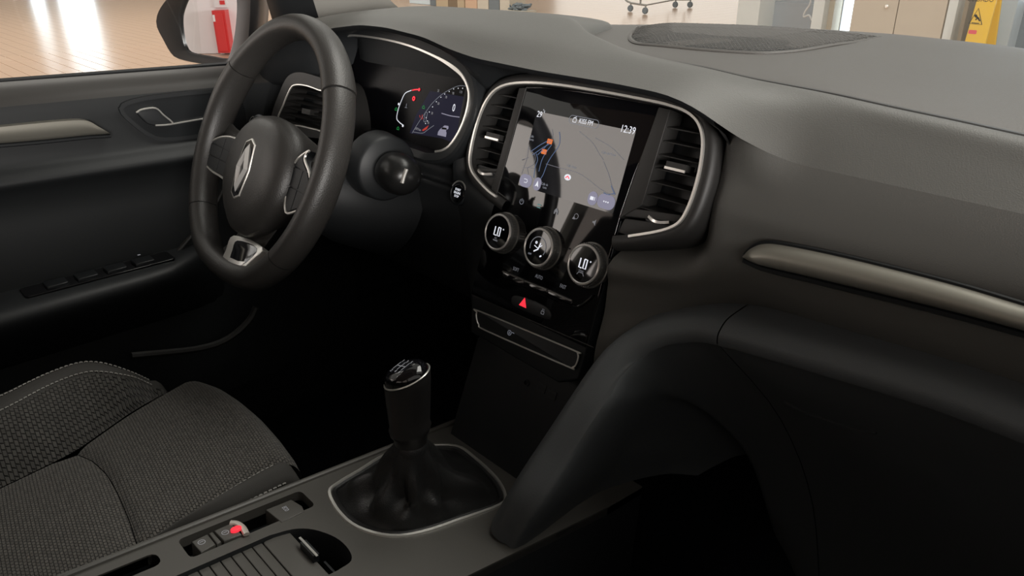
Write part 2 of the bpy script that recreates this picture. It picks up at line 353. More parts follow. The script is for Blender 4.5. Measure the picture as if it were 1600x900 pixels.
face = [P0, facerow(0.012, 0.03, 0.012, 0.012, True), facerow(0.002, 0.0, 0.003, -0.012, True), facerow(-0.010, -0.03, 0.004, -0.030, True), facerow(-0.020, -0.055, 0.006, -0.052, True), facerow(-0.032, -0.085, 0.014, -0.082), facerow(-0.04, -0.115, 0.030, -0.108), facerow(-0.045, -0.15, 0.05, -0.125), facerow(-0.06, -0.20, 0.07, -0.145), facerow(-0.06, -0.27, 0.10, -0.17)]
MB().grid(rows_from(face, 0.10, 0.72, 60)).build('passenger_panel', M_pad, dash, ang=50)
# brushed trim strip on the passenger side
top_e = [(1160, 401), (1172, 389), (1192, 382), (1225, 385), (1300, 400), (1400, 424), (1500, 450), (1600, 480)]
bot_e = [(1160, 402), (1185, 413), (1215, 421), (1250, 429), (1300, 441), (1400, 465), (1500, 490), (1600, 517)]
def strip_pts(px): return [atY(u, v, -0.004) for u, v in px]
te = catmull(strip_pts(top_e), 6)+[V3((0.56, -0.004, -0.020)), V3((0.72, -0.004, -0.020))]
be = catmull(strip_pts(bot_e), 6)+[V3((0.56, -0.004, -0.042)), V3((0.72, -0.004, -0.042))]
srows = []
for a, b in zip(te, be):
    d = (a-b).length
    back = V3((0, 0.016, 0)); r = [a+back]
    for k in range(9):
        t = k/8; r.append(a.lerp(b, t)+V3((0, -0.011*sin(pi*t)**0.8*min(1, d/0.02), 0)))
    r.append(b+back); srows.append(r)
MB().grid(srows).build('trim_strip', M_satin, dash, label='satin grey metal-look strip')
# shadow groove under and over the strip
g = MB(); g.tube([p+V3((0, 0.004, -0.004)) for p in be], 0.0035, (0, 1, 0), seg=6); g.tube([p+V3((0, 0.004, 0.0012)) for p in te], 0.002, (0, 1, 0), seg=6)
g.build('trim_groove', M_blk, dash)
# glovebox ridge and leg of the centre console
path_px = [(772, 838, -0.212), (810, 775, -0.195), (860, 700, -0.160), (912, 622, -0.125), (952, 572, -0.095), (1000, 540, -0.062), (1060, 524, -0.035), (1120, 527, -0.022), (1300, 577, -0.020), (1450, 622, -0.020), (1600, 677, -0.020)]
pp = [atY(u, v, y) for u, v, y in path_px]
pp += [V3((0.60, -0.02, pp[-1].z)), V3((0.72, -0.02, pp[-1].z))]
os_ = [V3((1, 0, -0.25)).normalized()]*4+[V3((0.8, 0, -0.6)).normalized(), V3((0.5, 0, -0.85)).normalized(), V3((0.2, 0, -1)).normalized()]+[V3((0, 0, -1))]*6
PPc = catmull(pp, 6); OSc = catmull(os_, 6)
TG = [V3((0.155, 0.10, -0.42)), V3((0.16, 0.14, -0.42)), V3((0.17, 0.18, -0.42)), V3((0.19, 0.21, -0.43)), V3((0.22, 0.20, -0.52)), V3((0.25, 0.20, -0.56)), V3((0.28, 0.20, -0.60)), V3((0.31, 0.20, -0.62))]+[V3((p.x+0.03, 0.20, -0.62)) for p in pp[8:]]
TGc = catmull(TG, 6)
def ridge(a, b):
    rows = []
    for p, o, T in list(zip(PPc, OSc, TGc))[a:b]:
        o = o.normalized(); B = V3((0, 1, 0)); f = min(1, max(0, (-o.z-0.28)/0.70)); k = 1-0.30*f
        L = lambda t, y: p.lerp(T, t)+B*y
        sec = [p-o*0.030*k+B*0.07, p-o*0.024*k+B*0.028*k, p-o*0.012*k+B*0.006*k, p, p+o*0.015*k+B*0.004*k, p+o*0.028*k+B*0.020*k, L(0.30, 0.055), L(0.62, 0.060), T]
        rows.append(catmull(sec, 4))
    return rows
brk = 6*7
rA, rB = ridge(0, brk+1), ridge(brk, None)
MB().grid(rA).build('console_leg', M_lowpad, dash, ang=60)
gb = MB().grid([[q+V3((0.0015, 0, 0)) for q in rB[0]]]+rB[1:]).build('glovebox', M_lowpad, dash, ang=60, label='glovebox lid under the rounded ledge')
hl = catmull([atY(u, v, y) for u, v, y in ((1222, 630, 0.000), (1250, 645, 0.000), (1300, 663, 0.0), (1345, 676, 0.0), (1366, 680, 0.0))], 4)
MB().tube([p+V3((0, 0.004, 0)) for p in hl], 0.0016, (0, 1, 0), seg=6).build('glovebox_handle', M_dark, gb)

# speaker grille let into the deck
def deckz(x, y):
    best = None
    pts = [V3((x, slerp_tab(ty, x), slerp_tab(tz, x))) for ty, tz in deck]
    for a, b in zip(pts, pts[1:]):
        if min(a.y, b.y) <= y <= max(a.y, b.y): return a.z+(b.z-a.z)*((y-a.y)/(b.y-a.y) if b.y != a.y else 0)
    return 0.1
gpx = [(984, 58), (988, 47), (1002, 38), (1060, 38), (1140, 42), (1230, 48), (1310, 55), (1366, 60), (1374, 61), (1340, 67), (1300, 72), (1262, 77), (1225, 80), (1180, 80.5), (1100, 76), (1030, 70), (995, 66)]
go = [atZ(u, v, 0.113) for u, v in gpx]
go = [(p.x, min(p.y, 0.48)) for p in go]
gout = ccw(c2(go, 4))
def gring(d, dz): return [V3((x, y, deckz(x, y)+dz)) for x, y in (offset2(gout, d) if d else gout)]
grl = MB().grid([gring(-0.002, -0.004), gring(-0.002, 0.0012), gring(0, 0.0028), gring(0.003, 0.0028), gring(0.004, 0.0005), gring(0.005, -0.003)], closed_u=True).build('speaker_grille', M_deck, dash, label='raised-edge perforated speaker grille on top')
gx0, gx1 = min(p[0] for p in gout), max(p[0] for p in gout); gy0, gy1 = min(p[1] for p in gout), max(p[1] for p in gout)
def inside(x, y, P):
    c = False
    for i in range(len(P)):
        (a, b), (d, e) = P[i-1], P[i]
        if (b > y) != (e > y) and x < (d-a)*(y-b)/(e-b)+a: c = not c
    return c
gin = offset2(gout, 0.004)
def gdist(x, y): return min(sqrt((x-a)**2+(y-b)**2) for a, b in gout)
def gz(x, y): return deckz(x, y)+0.0022+0.009*min(1, max(0, gdist(x, y)-0.004)/0.05)**0.7
base = MB().add([V3((x, y, deckz(x, y)+0.0008)) for x, y in gin], [tuple(range(len(gin)))]); base.build('grille_backing', M_blk, grl)
bars = MB(); st = 0.0062; i = 0
yy = gy0
while yy < gy1:
    xx = gx0+(st/2 if i % 2 else 0)
    while xx < gx1:
        if inside(xx, yy, gin):
            z = gz(xx, yy)
            a, b = 0.5*st, 0.41*st
            e = 0.001; zx = (gz(xx+e, yy)-gz(xx-e, yy))/(2*e); zy = (gz(xx, yy+e)-gz(xx, yy-e))/(2*e)
            o = [V3((xx-a, yy, z-a*zx)), V3((xx, yy-a, z-a*zy)), V3((xx+a, yy, z+a*zx)), V3((xx, yy+a, z+a*zy))]
            q = [V3((xx-b, yy, z-b*zx)), V3((xx, yy-b, z-b*zy)), V3((xx+b, yy, z+b*zx)), V3((xx, yy+b, z+b*zy))]
            q = [p+V3((0, 0, -0.0003)) for p in q]
            bars.add(o+q, [(0, 1, 5, 4), (1, 2, 6, 5), (2, 3, 7, 6), (3, 0, 4, 7)])
        xx += st
    yy += st/2; i += 1
m = bars.build('grille_mesh', M_deck, grl, kind='stuff')

sm = catmull([V3((x/50, 0.0815, slerp_tab(seamz, x/50)-0.0010)) for x in range(1, 37)], 2)
MB().tube(sm, 0.0042, (0, 0, 1), seg=6, rb=0.0024).build('deck_seam', M_soft, dash)
# visor: dark inner faces between the brow lip and the cluster / stack frames
lip = [(x/100, None) for x in range(-70, 20, 2)]
vis = MB(); rows = []
for i in range(61):
    x = -0.70+0.90*i/60
    a = V3((x, slerp_tab(R4[0], x), slerp_tab(R4[1], x)))
    if x < -0.19: zb = lerp([(-0.70, 0.022), (-0.60, 0.024), (-0.54, 0.026), (-0.518, 0.045), (-0.5, 0.093), (-0.44, 0.109), (-0.36, 0.111), (-0.28, 0.103), (-0.22, 0.088), (-0.19, 0.07)], x); yb = 0.004+0.32*(zb-0.03)+0.012 if x > -0.51 else lerp([(-0.70, -0.055), (-0.6, -0.050), (-0.54, -0.040), (-0.51, 0.0)], x)
    else: zb = lerp([(-0.19, 0.055), (-0.165, 0.045), (-0.145, 0.070), (-0.11, 0.080), (0.0, 0.084), (0.12, 0.082), (0.16, 0.072), (0.19, 0.05), (0.2, 0.04)], x); yb = zb*0.369+0.004
    b = V3((x, yb+0.006, zb)); c = V3((x, yb+0.02, zb-0.012))
    rows.append([a, a+V3((0, 0.004, -0.006)), a.lerp(b, 0.45)+V3((0, 0.004, 0.0)), b, c])
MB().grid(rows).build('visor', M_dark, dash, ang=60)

# lower driver side dash
vdp = [(-0.72, 0.10), (-0.53, 0.10), (-0.51, 0.035), (0, 0.035)]
low = [(vdp, [(0, 0.10)]), (vdp, [(0, 0.0)]), ([(-0.72, 0.09), (-0.53, 0.09), (-0.51, 0.004), (-0.1, 0.004)], [(0, -0.055)]), ([(0, -0.002)], [(0, -0.075)]), ([(0, -0.012)], [(0, -0.085)]), ([(0, -0.016)], [(0, -0.13)]), ([(0, 0.0)], [(0, -0.2)]), ([(0, 0.04)], [(0, -0.27)]), ([(0, 0.16)], [(0, -0.34)]), ([(0, 0.40)], [(0, -0.38)])]
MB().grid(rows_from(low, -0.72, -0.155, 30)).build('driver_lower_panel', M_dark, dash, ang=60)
# dark flank between cluster and stack, side of the stack
def dp(y): return [(-0.205, y), (-0.180, y), (-0.168, 0.075), (-0.1, 0.075)]
fr = [(dp(0.03), [(0, 0.09)]), (dp(0.012), [(0, 0.04)]), (dp(-0.002), [(0, -0.01)]), (dp(-0.010), [(0, -0.045)]), ([(-0.2, -0.010), (-0.1, -0.022)], [(0, -0.066)]), ([(-0.2, -0.012), (-0.1, -0.04)], [(0, -0.12)]), ([(-0.2, 0.005), (-0.1, -0.07)], [(0, -0.2)]), ([(-0.2, 0.05), (-0.1, -0.06)], [(0, -0.3)]), ([(-0.2, 0.1), (-0.1, -0.06)], [(0, -0.40)])]
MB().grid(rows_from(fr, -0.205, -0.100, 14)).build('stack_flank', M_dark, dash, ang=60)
# firewall/underside so nothing shines through
MB().abox(-0.72, 0.72, 0.45, 0.47, -0.7, 0.06).build('firewall', M_carpet, dash)

# driver-side air vent
VT = Pl((-0.54, -0.062, -0.03), (0.99, 0.10, 0), (0, 0.30, 1))
vp = VT.ls([(463, 133), (480, 134), (500, 141), (520, 150), (517, 205), (497, 203), (470, 197), (436, 192), (444, 165), (455, 140)], 0)
vent = MB(); vout = ccw(c2(vp, 4))
vo2 = ccw(c2(VT.ls([(470, 113), (500, 121), (535, 131), (545, 215), (497, 216), (455, 210), (425, 204), (425, 180), (436, 148), (450, 120)], 0), 4))
vcx, vcy = sum(p[0] for p in vout)/len(vout), sum(p[1] for p in vout)/len(vout)
vO, vI = polar(vo2, vcx, vcy), polar(vout, vcx, vcy)
vn = MB().ringplate(VT, vO, vI, -0.04, 0.001).build('driver_air_vent', M_soft, dash, label='dark vent with a thin bright rim at the door end')
MB().tube([VT.w(x, y, 0.002) for x, y in vout], 0.0014, VT.n, True, 6).build('chrome_rim', M_chrome, vn)
MB().plate(VT, offset2(vout, -0.002), -0.036, -0.03).build('vent_cavity', M_blk, vn)
vy0, vy1 = min(p[1] for p in vout), max(p[1] for p in vout)
for k in range(6):
    y = vy0+(vy1-vy0)*(k+0.7)/6.2
    xs = [p for p in [vout[i][0]+(vout[(i+1) % len(vout)][0]-vout[i][0])*(y-vout[i][1])/((vout[(i+1) % len(vout)][1]-vout[i][1]) or 1e-9) for i in range(len(vout)) if (vout[i][1]-y)*(vout[(i+1) % len(vout)][1]-y) < 0]]
    if len(xs) < 2: continue
    a, b = min(xs), max(xs)
    MB().box(VT.w((a+b)/2, y, -0.010), VT.x*((b-a)/2), VT.y*0.0008+VT.n*0.009*0.2, VT.n*0.008-VT.y*0.002).build('louver', M_soft, vn)
tx, ty = VT.l(478, 174, 0.004)
tb = MB().box(VT.w(tx+0.003, ty, -0.002), VT.x*0.011, VT.y*0.004, VT.n*0.008).build('vent_tab', M_soft, vn)

# start button
SB = Pl(at(717, 302, S.n, S.w(0, 0, -0.012)), (1, 0, 0), S.y)
sb = MB().lathe(SB, 0, 0, [(0.0165, -0.02), (0.0165, 0.001), (0.0145, 0.0025), (0.0135, 0.0012)], 32).build('start_button', M_blk, dash, label='round engine start button with white lettering')
ringp = [SB.w(0.0153*cos(a), 0.0165*sin(a), 0.002) for a in [radians(25+130*k/16) for k in range(17)]]
MB().tube(ringp, 0.0011, SB.n, seg=6).build('bright_arc', M_chrome, sb)
MB().lathe(SB, 0, 0, [(0.0125, 0.0), (0.0125, 0.0022), (0.011, 0.003)], 32).build('button_cap', M_gloss, sb)
for k, s_ in enumerate(('START', 'ENGINE', 'STOP')):
    text('lettering', s_, SB, 0, 0.0045-0.0045*k, 0.0046, 0.0032, M_iconw, sb, sx=0.85)

# light-level wheel and icons by the column
LW = Pl(atY(560, 350, -0.022), (1, 0, 0), (0, 0.05, 1))
lw = MB().plate(LW, LW.ls([(548, 318), (572, 320), (574, 378), (545, 378)]), -0.02, 0.001, 0.0005).build('switch_plate', M_blk, dash)
x, y = LW.l(575, 350); 
kn = MB()
for k in range(9): kn.box(LW.w(x, y-0.014+0.0035*k, 0.001), LW.x*0.005, LW.y*0.0011, LW.n*0.002)
kn.build('dimmer_wheel', M_dark, lw)
ic = MB()
for (u, v) in ((560, 333), (555, 350), (549, 367)):
    a, b = LW.l(u, v); ic.stroke(LW, circ(a, b, 0.0028, 10), 0.0008, 0.0015, closed=True); ic.stroke(LW, [(a+0.003, b+0.002), (a+0.006, b+0.003)], 0.0008, 0.0015); ic.stroke(LW, [(a+0.003, b-0.001), (a+0.006, b-0.001)], 0.0008, 0.0015)
ic.build('switch_icons', M_icon, lw)

# ------------------------------------------------------------------ instrument cluster
clu = thing('instrument_cluster', 'digital instrument cluster with bright rim behind the steering wheel', 'gauge cluster', (-0.34, 0.01, -0.04))
cpx = [(681, 237), (692, 235), (704, 227), (717, 208), (727, 185), (733, 160), (733, 140), (724, 119), (708, 104), (680, 88), (640, 71.5), (600, 61.5), (560, 56), (541, 57), (531, 63), (527, 74)]
cl = CL.ls(cpx)
cpath = catmull([CL.w(x, y, 0.001) for x, y in cl], 5)
MB().sweep(cpath, [(-0.0016, -0.001), (0.0016, -0.001), (0.0013, 0.0013), (-0.0013, 0.0013)], CL.n, sc_=lambda t: 1.0+0.9*math.exp(-((t-0.52)/0.06)**2)).build('bright_rim', M_chrome, clu, label='thin bright metal rim')
cout = [(p[0], p[1]) for p in cl]
cin_pts = [(V3(p)-CL.o).dot(CL.x) for p in cpath], [(V3(p)-CL.o).dot(CL.y) for p in cpath]
outl = list(zip(*cin_pts))
full = ccw(outl + [(-0.182, 0.03), (-0.176, -0.02), (-0.16, -0.045), (-0.13, -0.058), (0.0, -0.064), (0.09, -0.066)])
MB().grid([[CL.w(x, y, 0.001) for x, y in offset2(full, -0.016)], [CL.w(x, y, 0.003) for x, y in offset2(full, -0.012)], [CL.w(x, y, 0.001) for x, y in offset2(full, -0.002)], [CL.w(x, y, -0.028) for x, y in offset2(full, 0.003)]], closed_u=True).build('hood_frame', M_dark, clu)
MB().grid([[CL.w(x, y, -0.05) for x, y in offset2(full, -0.016)], [CL.w(x, y, 0.001) for x, y in offset2(full, -0.016)]], closed_u=True).build('housing', M_dark, clu)
dsp = MB().plate(CL, offset2(full, 0.001), -0.04, -0.026).build('display', M_clus, clu, label='glossy black display with gauges lit at the right')
H = -0.0255
def cls(pts): return CL.ls(pts, H)
MB().plate(CL, cls([(672, 142), (706, 148), (736, 153), (738, 200), (716, 226), (690, 216), (640, 208), (650, 180)]), H-0.0003, H).build('lit_field', M_navy, dsp)
H2 = H+0.0003
def cstroke(name, pxs, wd, m, smooth=True, closed=False):
    p = CL.ls(pxs, H2); p = c2(p, 5, closed) if smooth else p
    return MB().stroke(CL, p, wd, H2, closed=closed).build(name, m, dsp)
cstroke('temperature_gauge_line', [(643, 141), (633, 146), (627, 158), (622, 172), (620, 185), (624, 191), (629, 195)], 0.0012, M_iconw)
cstroke('red_gauge_end', [(644, 141), (650, 140), (656, 140)], 0.0018, M_red)
MB().plate(CL, circ(*CL.l(655, 140, H2), 0.0023, 12), H2, H2+0.0003).build('red_warning_light', M_red, dsp)
MB().stroke(CL, circ(*CL.l(646.5, 154, H2), 0.0024, 14), 0.0022, H2, closed=True).build('brake_warning_light', M_red, dsp)
for u, v, r in ((623, 162.5, 0.0018), (629.5, 196.5, 0.0019)): MB().plate(CL, circ(*CL.l(u, v, H2), r, 12), H2, H2+0.0003).build('gauge_marker', M_iconw, dsp)
for u, v in ((619, 170), (622, 200), (662, 167)):
    a, b = CL.l(u, v, H2); mm = MB(); mm.stroke(CL, [(a-0.003, b-0.001), (a, b+0.002), (a+0.003, b-0.001)], 0.001, H2); mm.stroke(CL, [(a-0.003, b-0.0022), (a+0.003, b-0.0022)], 0.001, H2); mm.build('green_indicator', M_green, dsp)
a, b = CL.l(635, 165, H2); mm = MB(); mm.stroke(CL, [(a, b-0.003), (a, b+0.003)], 0.0008, H2); mm.stroke(CL, [(a-0.003, b-0.003), (a+0.003, b-0.003)], 0.0006, H2); mm.build('thermometer_icon', M_icond, dsp)
arc_px = [(644, 208), (655, 190), (664, 177), (675, 162), (690, 148), (705, 139), (718, 134), (730, 135)]
cstroke('speed_scale', arc_px, 0.0006, M_icond)
tk = MB()
for u, v in ((665, 193), (666, 184), (671, 175), (676, 167), (682, 159), (689, 152), (695, 147), (702, 143), (709, 139), (716, 138), (723, 138), (729, 140), (668, 189)):
    a, b = CL.l(u, v, H2); tk.plate(CL, circ(a, b, 0.0008, 6), H2, H2+0.0003)
tk.build('scale_ticks', M_iconw, dsp)
for s_, u, v in (('10', 669, 192), ('30', 675, 177), ('50', 685, 162), ('70', 697, 152), ('90', 708, 146), ('110', 720, 144), ('130', 728, 149), ('21', 685, 142)):
    a, b = CL.l(u, v, H2); text('scale_number', s_, CL, a, b, 0.0052, H2, M_icon, dsp, sx=0.8)
a, b = CL.l(709, 169, H2); text('speed_reading', '0', CL, a, b, 0.0150, H2, M_iconw, dsp, sx=0.8)
a, b = CL.l(653, 202, H2); text('odometer_reading', '1979 km', CL, a, b, 0.0052, H2, M_icon, dsp, sx=0.8)
cstroke('horizon_glow', [(690, 177), (704, 181), (718, 183)], 0.0012, M_lilac)
cstroke('trip_line', [(645, 206), (660, 208), (668, 203), (678, 196)], 0.0006, M_icond)
MB().plate(CL, cls([(660, 203), (670, 196), (667, 202), (661, 205)]), H2, H2+0.0003).build('fuel_mark', M_redd, dsp)
mm = MB(); mm.stroke(CL, cls([(657, 184), (656, 180)]), 0.001, H2); mm.stroke(CL, cls([(661, 186), (660, 179), (659, 187)]), 0.001, H2); mm.build('seatbelt_light', M_redd, dsp)
mm = MB(); mm.stroke(CL, rrect(*CL.l(662, 190, H2), *CL.l(668, 176, H2), 0.001, 2), 0.0007, H2, closed=True); mm.build('key_icon', M_icond, dsp)
car_ = MB(); car_.plate(CL, cls([(688, 202), (693, 198), (695, 196), (701, 197), (701, 201), (697, 204), (698, 208), (697, 214), (684, 211), (685, 206)]), H2, H2+0.0003)
car_.build('car_pictogram', M_lilac, dsp)
MB().plate(CL, cls([(690, 202), (699, 203), (698, 200), (692, 199)]), H2+0.0003, H2+0.0005).build('pictogram_window', M_gloss, dsp)

# ------------------------------------------------------------------ centre stack
st_ = thing('centre_stack', 'glossy black centre stack with touch screen, vents and three round dials', 'infotainment unit', (0, 0.02, -0.40))
chpx = [(775, 307), (762, 297), (746, 280), (736, 264), (734, 245), (740, 212), (750, 178), (762, 154), (776, 139), (797, 131), (830, 129), (870, 132), (930, 141), (1000, 154), (1045, 164), (1075, 176), (1092, 194), (1098, 220), (1095, 255), (1087, 290), (1076, 322), (1063, 345), (1046, 356), (1020, 363), (982, 369)]
ch = [S.w(*S.l(u, v, 0.006), 0.006) for u, v in chpx]; chp = catmull(ch, 5)
MB().sweep(chp, [(-0.0017, -0.002), (0.0017, -0.002), (0.0013, 0.0012), (-0.0013, 0.0012)], S.n).build('bright_frame', M_chrome, st_, label='thin satin metal frame line')
side_in, side_out, mid, edge = [], [], [], []
chs = [S.w(*S.l(787, 316, 0.006), 0.006)]+chp+[S.w(*S.l(955, 371, 0.006), 0.006)]; NN = len(chs)
rows = []
for i, p in enumerate(chs):
    a = chs[max(0, i-1)]; b = chs[min(NN-1, i+1)]; t = (b-a).normalized(); o = S.n.cross(t).normalized()     # outward (left turn path clockwise)
    if i == 0: sg = 1 if (p+o*0.01-S.w(0, 0, 0)).length > p.length else -1
    o = o*sg
    rows.append([p-o*0.003-S.n*0.030, p-o*0.0022-S.n*0.003, p+o*0.002-S.n*0.0012, p+o*0.007-S.n*0.001, p+o*0.011-S.n*0.003, p+o*0.0135-S.n*0.009, p+o*0.015-S.n*0.05])
MB().grid(rows).build('surround', M_soft, st_, ang=50)
panel = [(-0.0975, 0.0745), (0.0, 0.0785), (0.1057, 0.0785), (0.1015, 0.04), (0.0965, 0.0), (0.0935, -0.04), (0.0935, -0.075), (0.0945, -0.13), (0.095, -0.197), (-0.104, -0.197), (-0.1035, -0.13), (-0.102, -0.066), (-0.0995, 0.0)]
inner2d = [((p-S.o).dot(S.x), (p-S.o).dot(S.y)) for p in chp]
MB().plate(S, inner2d, -0.034, -0.028).build('vent_backing', M_blk, st_)
lowp = [(-0.104, -0.06), (0.094, -0.05), (0.096, -0.235), (0.07, -0.25), (-0.09, -0.245), (-0.105, -0.2)]
MB().plate(S, lowp, -0.05, -0.003, 0.002).build('stack_body', M_blk, st_)
MB().plate(S, panel, -0.02, 0.0, 0.0008).build('glass_panel', M_glass, st_, label='glossy black glass face')
# bezel strips beside the glass
for px in ([(811, 137), (822, 137), (775, 306), (766, 300)], [(1029, 167), (1047, 171), (1003, 320), (968, 341)]):
    MB().plate(S, S.ls(px, 0.001), -0.025, 0.001, 0.0008).build('bezel_strip', M_soft, st_)
def chx(y, side):
    xs = []
    for i in range(len(inner2d)-1):
        (a, b), (c, d) = inner2d[i], inner2d[i+1]
        if (b-y)*(d-y) <= 0 and abs(d-b) > 1e-9: xs.append(a+(c-a)*(y-b)/(d-b))
    xs = [q for q in xs if (q > 0.1 if side > 0 else q < -0.09)]
    return (max(xs) if side > 0 else min(xs)) if xs else (0.165*side)
for side, nm in ((-1, 'dark air vent left of the screen'), (1, 'dark air vent right of the screen')):
    vnt = MB()
    if side < 0: q = [(-0.163, -0.042), (-0.104, -0.032), (-0.104, -0.036), (-0.163, -0.048)]
    else: q = [(0.099, -0.034), (0.168, -0.026), (0.166, -0.034), (0.098, -0.044)]
    vnt.plate(S, q, -0.028, 0.000, 0.0008)
    v_ = vnt.build('air_vent', M_soft, st_, label=nm)
    for k in range(7):
        t = 0.0595-0.0145*k
        xo = chx(t, side); xi = (-0.1035-0.003*(0.07-t)/0.1) if side < 0 else (0.113-0.05*(0.07-t)/0.35)
        if abs(xo) <= abs(xi)+0.01: continue
        MB().box(S.w((xo+xi)/2, t, -0.0125), S.x*(abs(xo-xi)/2-0.001), S.y*0.0006+S.n*0.0002, S.n*0.0100-S.y*0.0024).build('louver', M_soft, v_)
    if side < 0: tx, ty = S.l(770, 215, 0.004)
    else: tx, ty = S.l(1056, 263, 0.004)
    tb = MB().box(S.w(tx, ty+0.002, -0.003), S.x*0.0125, S.y*0.0035, S.n*0.008).build('vent_tab', M_soft, v_)
    MB().box(S.w(tx, ty-0.0015, 0.0055), S.x*0.0125, S.y*0.0013, S.n*0.0008).build('bright_edge', M_chrome, tb)
    # thumbwheel housing
    wx, wy = S.l(758, 268, 0.0) if side < 0 else S.l(1030, 342, 0.0)
    if side < 0: hp = [(-0.166, -0.036), (-0.104, -0.040), (-0.104, -0.068), (-0.112, -0.070), (-0.150, -0.055), (-0.165, -0.046)]
    else: hp = [(0.098, -0.046), (0.166, -0.037), (0.160, -0.052), (0.150, -0.058), (0.112, -0.0635), (0.094, -0.063)]
    hs = MB().plate(S, hp, -0.025, -0.003, 0.001).build('thumbwheel_housing', M_soft, v_)
    MB().plate(S, [(wx+a, wy+b) for a, b in rrect(-0.019, -0.006, 0.019, 0.006, 0.004)], -0.003, -0.0022).build('wheel_slot', M_blk, v_)
    wh = MB(); wh.sweep([S.w(wx-0.013+0.026*k/10, wy-0.0005-0.003*sin(pi*k/10), 0.0005+0.0035*sin(pi*k/10)) for k in range(11)], [(-0.0016, -0.004), (0.0016, -0.004), (0.0014, 0.001), (-0.0014, 0.001)], S.n)
    wh.build('thumbwheel', M_mirrorchrome, v_)
    for s2 in (-1, 1): MB().plate(S, rrect(wx+s2*0.023-0.0022, wy-0.003+s2*-0.001, wx+s2*0.023+0.0022, wy+0.002+s2*-0.001, 0.0006, 2), -0.003, -0.0026).build('vent_symbol', M_dark, v_)
# touch screen
scp = S.ls([(840, 168), (992, 212), (958, 331), (809, 292)], 0.0004)
x0, x1 = (scp[0][0]+scp[3][0])/2, (scp[1][0]+scp[2][0])/2; y1, y0 = (scp[0][1]+scp[1][1])/2, (scp[2][1]+scp[3][1])/2
scr = MB().plate(S, rrect(x0, y0, x1, y1, 0.001, 2), 0.0, 0.0004).build('touch_screen', M_disp, st_, label='lit touch screen showing a road map')
HS = 0.0005
def sst(name, px, wd, m, smooth=True, closed=False):
    p = S.ls(px, HS); p = c2(p, 5, closed) if smooth and len(p) > 2 else p
    return MB().stroke(S, p, wd, HS, 0.0001, closed).build(name, m, scr)
def ztxt(name, s_, u, v, size, m, par=None, sx=0.85, align='CENTER', hh=HS):
    a, b = S.l(u, v, hh); return text(name, s_, S, a, b, size, hh, m, par or scr, sx, align, 0.00005)
ztxt('temperature_reading', '29', 843, 179, 0.0105, M_iconw); ztxt('degree_mark', '°c', 850, 174, 0.0055, M_iconw)
a, b = S.l(912, 190, HS); MB().stroke(S, rrect(a-0.0225, b-0.0045, a+0.0225, b+0.0045, 0.0044, 6), 0.0006, HS, 0.0001, True).build('station_pill', M_icond, scr)
ztxt('station_name', 'KISS FM', 915.5, 191, 0.0080, M_iconw, sx=0.8)
a, b = S.l(898, 187.5, HS); ri = MB(); ri.stroke(S, rrect(a-0.0025, b-0.0025, a+0.0025, b+0.002, 0.0005, 2), 0.0006, HS, 0.0001, True); ri.stroke(S, [(a-0.0022, b+0.002), (a+0.002, b+0.004)], 0.0006, HS, 0.0001); ri.build('radio_icon', M_iconw, scr)
ztxt('clock_reading', '12:39', 981, 203, 0.0112, M_iconw, sx=0.85)
for px in ([(829, 237), (845, 226), (858, 219)], [(832, 242), (848, 231), (860, 224)], [(858, 222), (850, 232), (840, 242)], [(862, 226), (852, 240), (846, 252), (842, 268)], [(874, 206), (875, 216), (873, 228), (862, 244), (855, 256), (849, 272), (843, 282)], [(838, 240), (840, 250), (836, 262), (834, 278)], [(960, 302), (950, 304), (943, 301)], [(961, 304), (958, 298), (955, 290)]):
    sst('map_road', px, 0.0010, M_blue)
for px in ([(863, 202), (864, 212), (860, 222)], [(853, 256), (870, 261), (890, 266), (905, 271), (920, 281), (935, 293), (948, 301), (960, 305)], [(943, 252), (951, 272), (956, 290), (962, 304)], [(905, 205), (925, 222), (936, 240), (943, 250)], [(930, 215), (955, 230), (975, 250)], [(826, 228), (824, 245), (819, 260), (815, 272)], [(826, 232), (836, 243), (834, 256), (824, 262)], [(818, 262), (828, 262), (836, 264)], [(824, 262), (826, 276)], [(815, 250), (826, 246)]):
    sst('map_street', px, 0.0006, M_lilacl)
for s_, u, v in (('A-30', 859, 221), ('A-397', 850, 237)):
    a, b = S.l(u, v, HS); MB().plate(S, rrect(a-0.0042, b-0.0029, a+0.0042, b+0.0029, 0.0006, 2), HS, HS+0.0001).build('road_badge', M_orange, scr); text('badge_number', s_, S, a, b, 0.0030, HS+0.0002, M_icond, scr, 0.8, thick=0.00003)
for s_, u, v in (('Calle del Prado', 951, 240), ('Calle Daoiz', 893, 260), ('Calle', 831, 213), ('Norte', 830, 218), ('Calle de', 851, 288), ('Luna', 851, 293)): ztxt('street_name', s_, u, v, 0.0042, M_icond, sx=0.8)
a, b = S.l(887, 277, HS); pz = MB().plate(S, circ(a, b, 0.0052, 20, 0.0036), HS, HS+0.0001).build('position_disc', M_iconw, scr)
mm = MB(); mm.stroke(S, [(a-0.003, b-0.0013), (a, b+0.0013), (a+0.003, b-0.0013)], 0.0013, HS+0.0002, 0.0001); mm.build('position_arrow', M_red, scr)
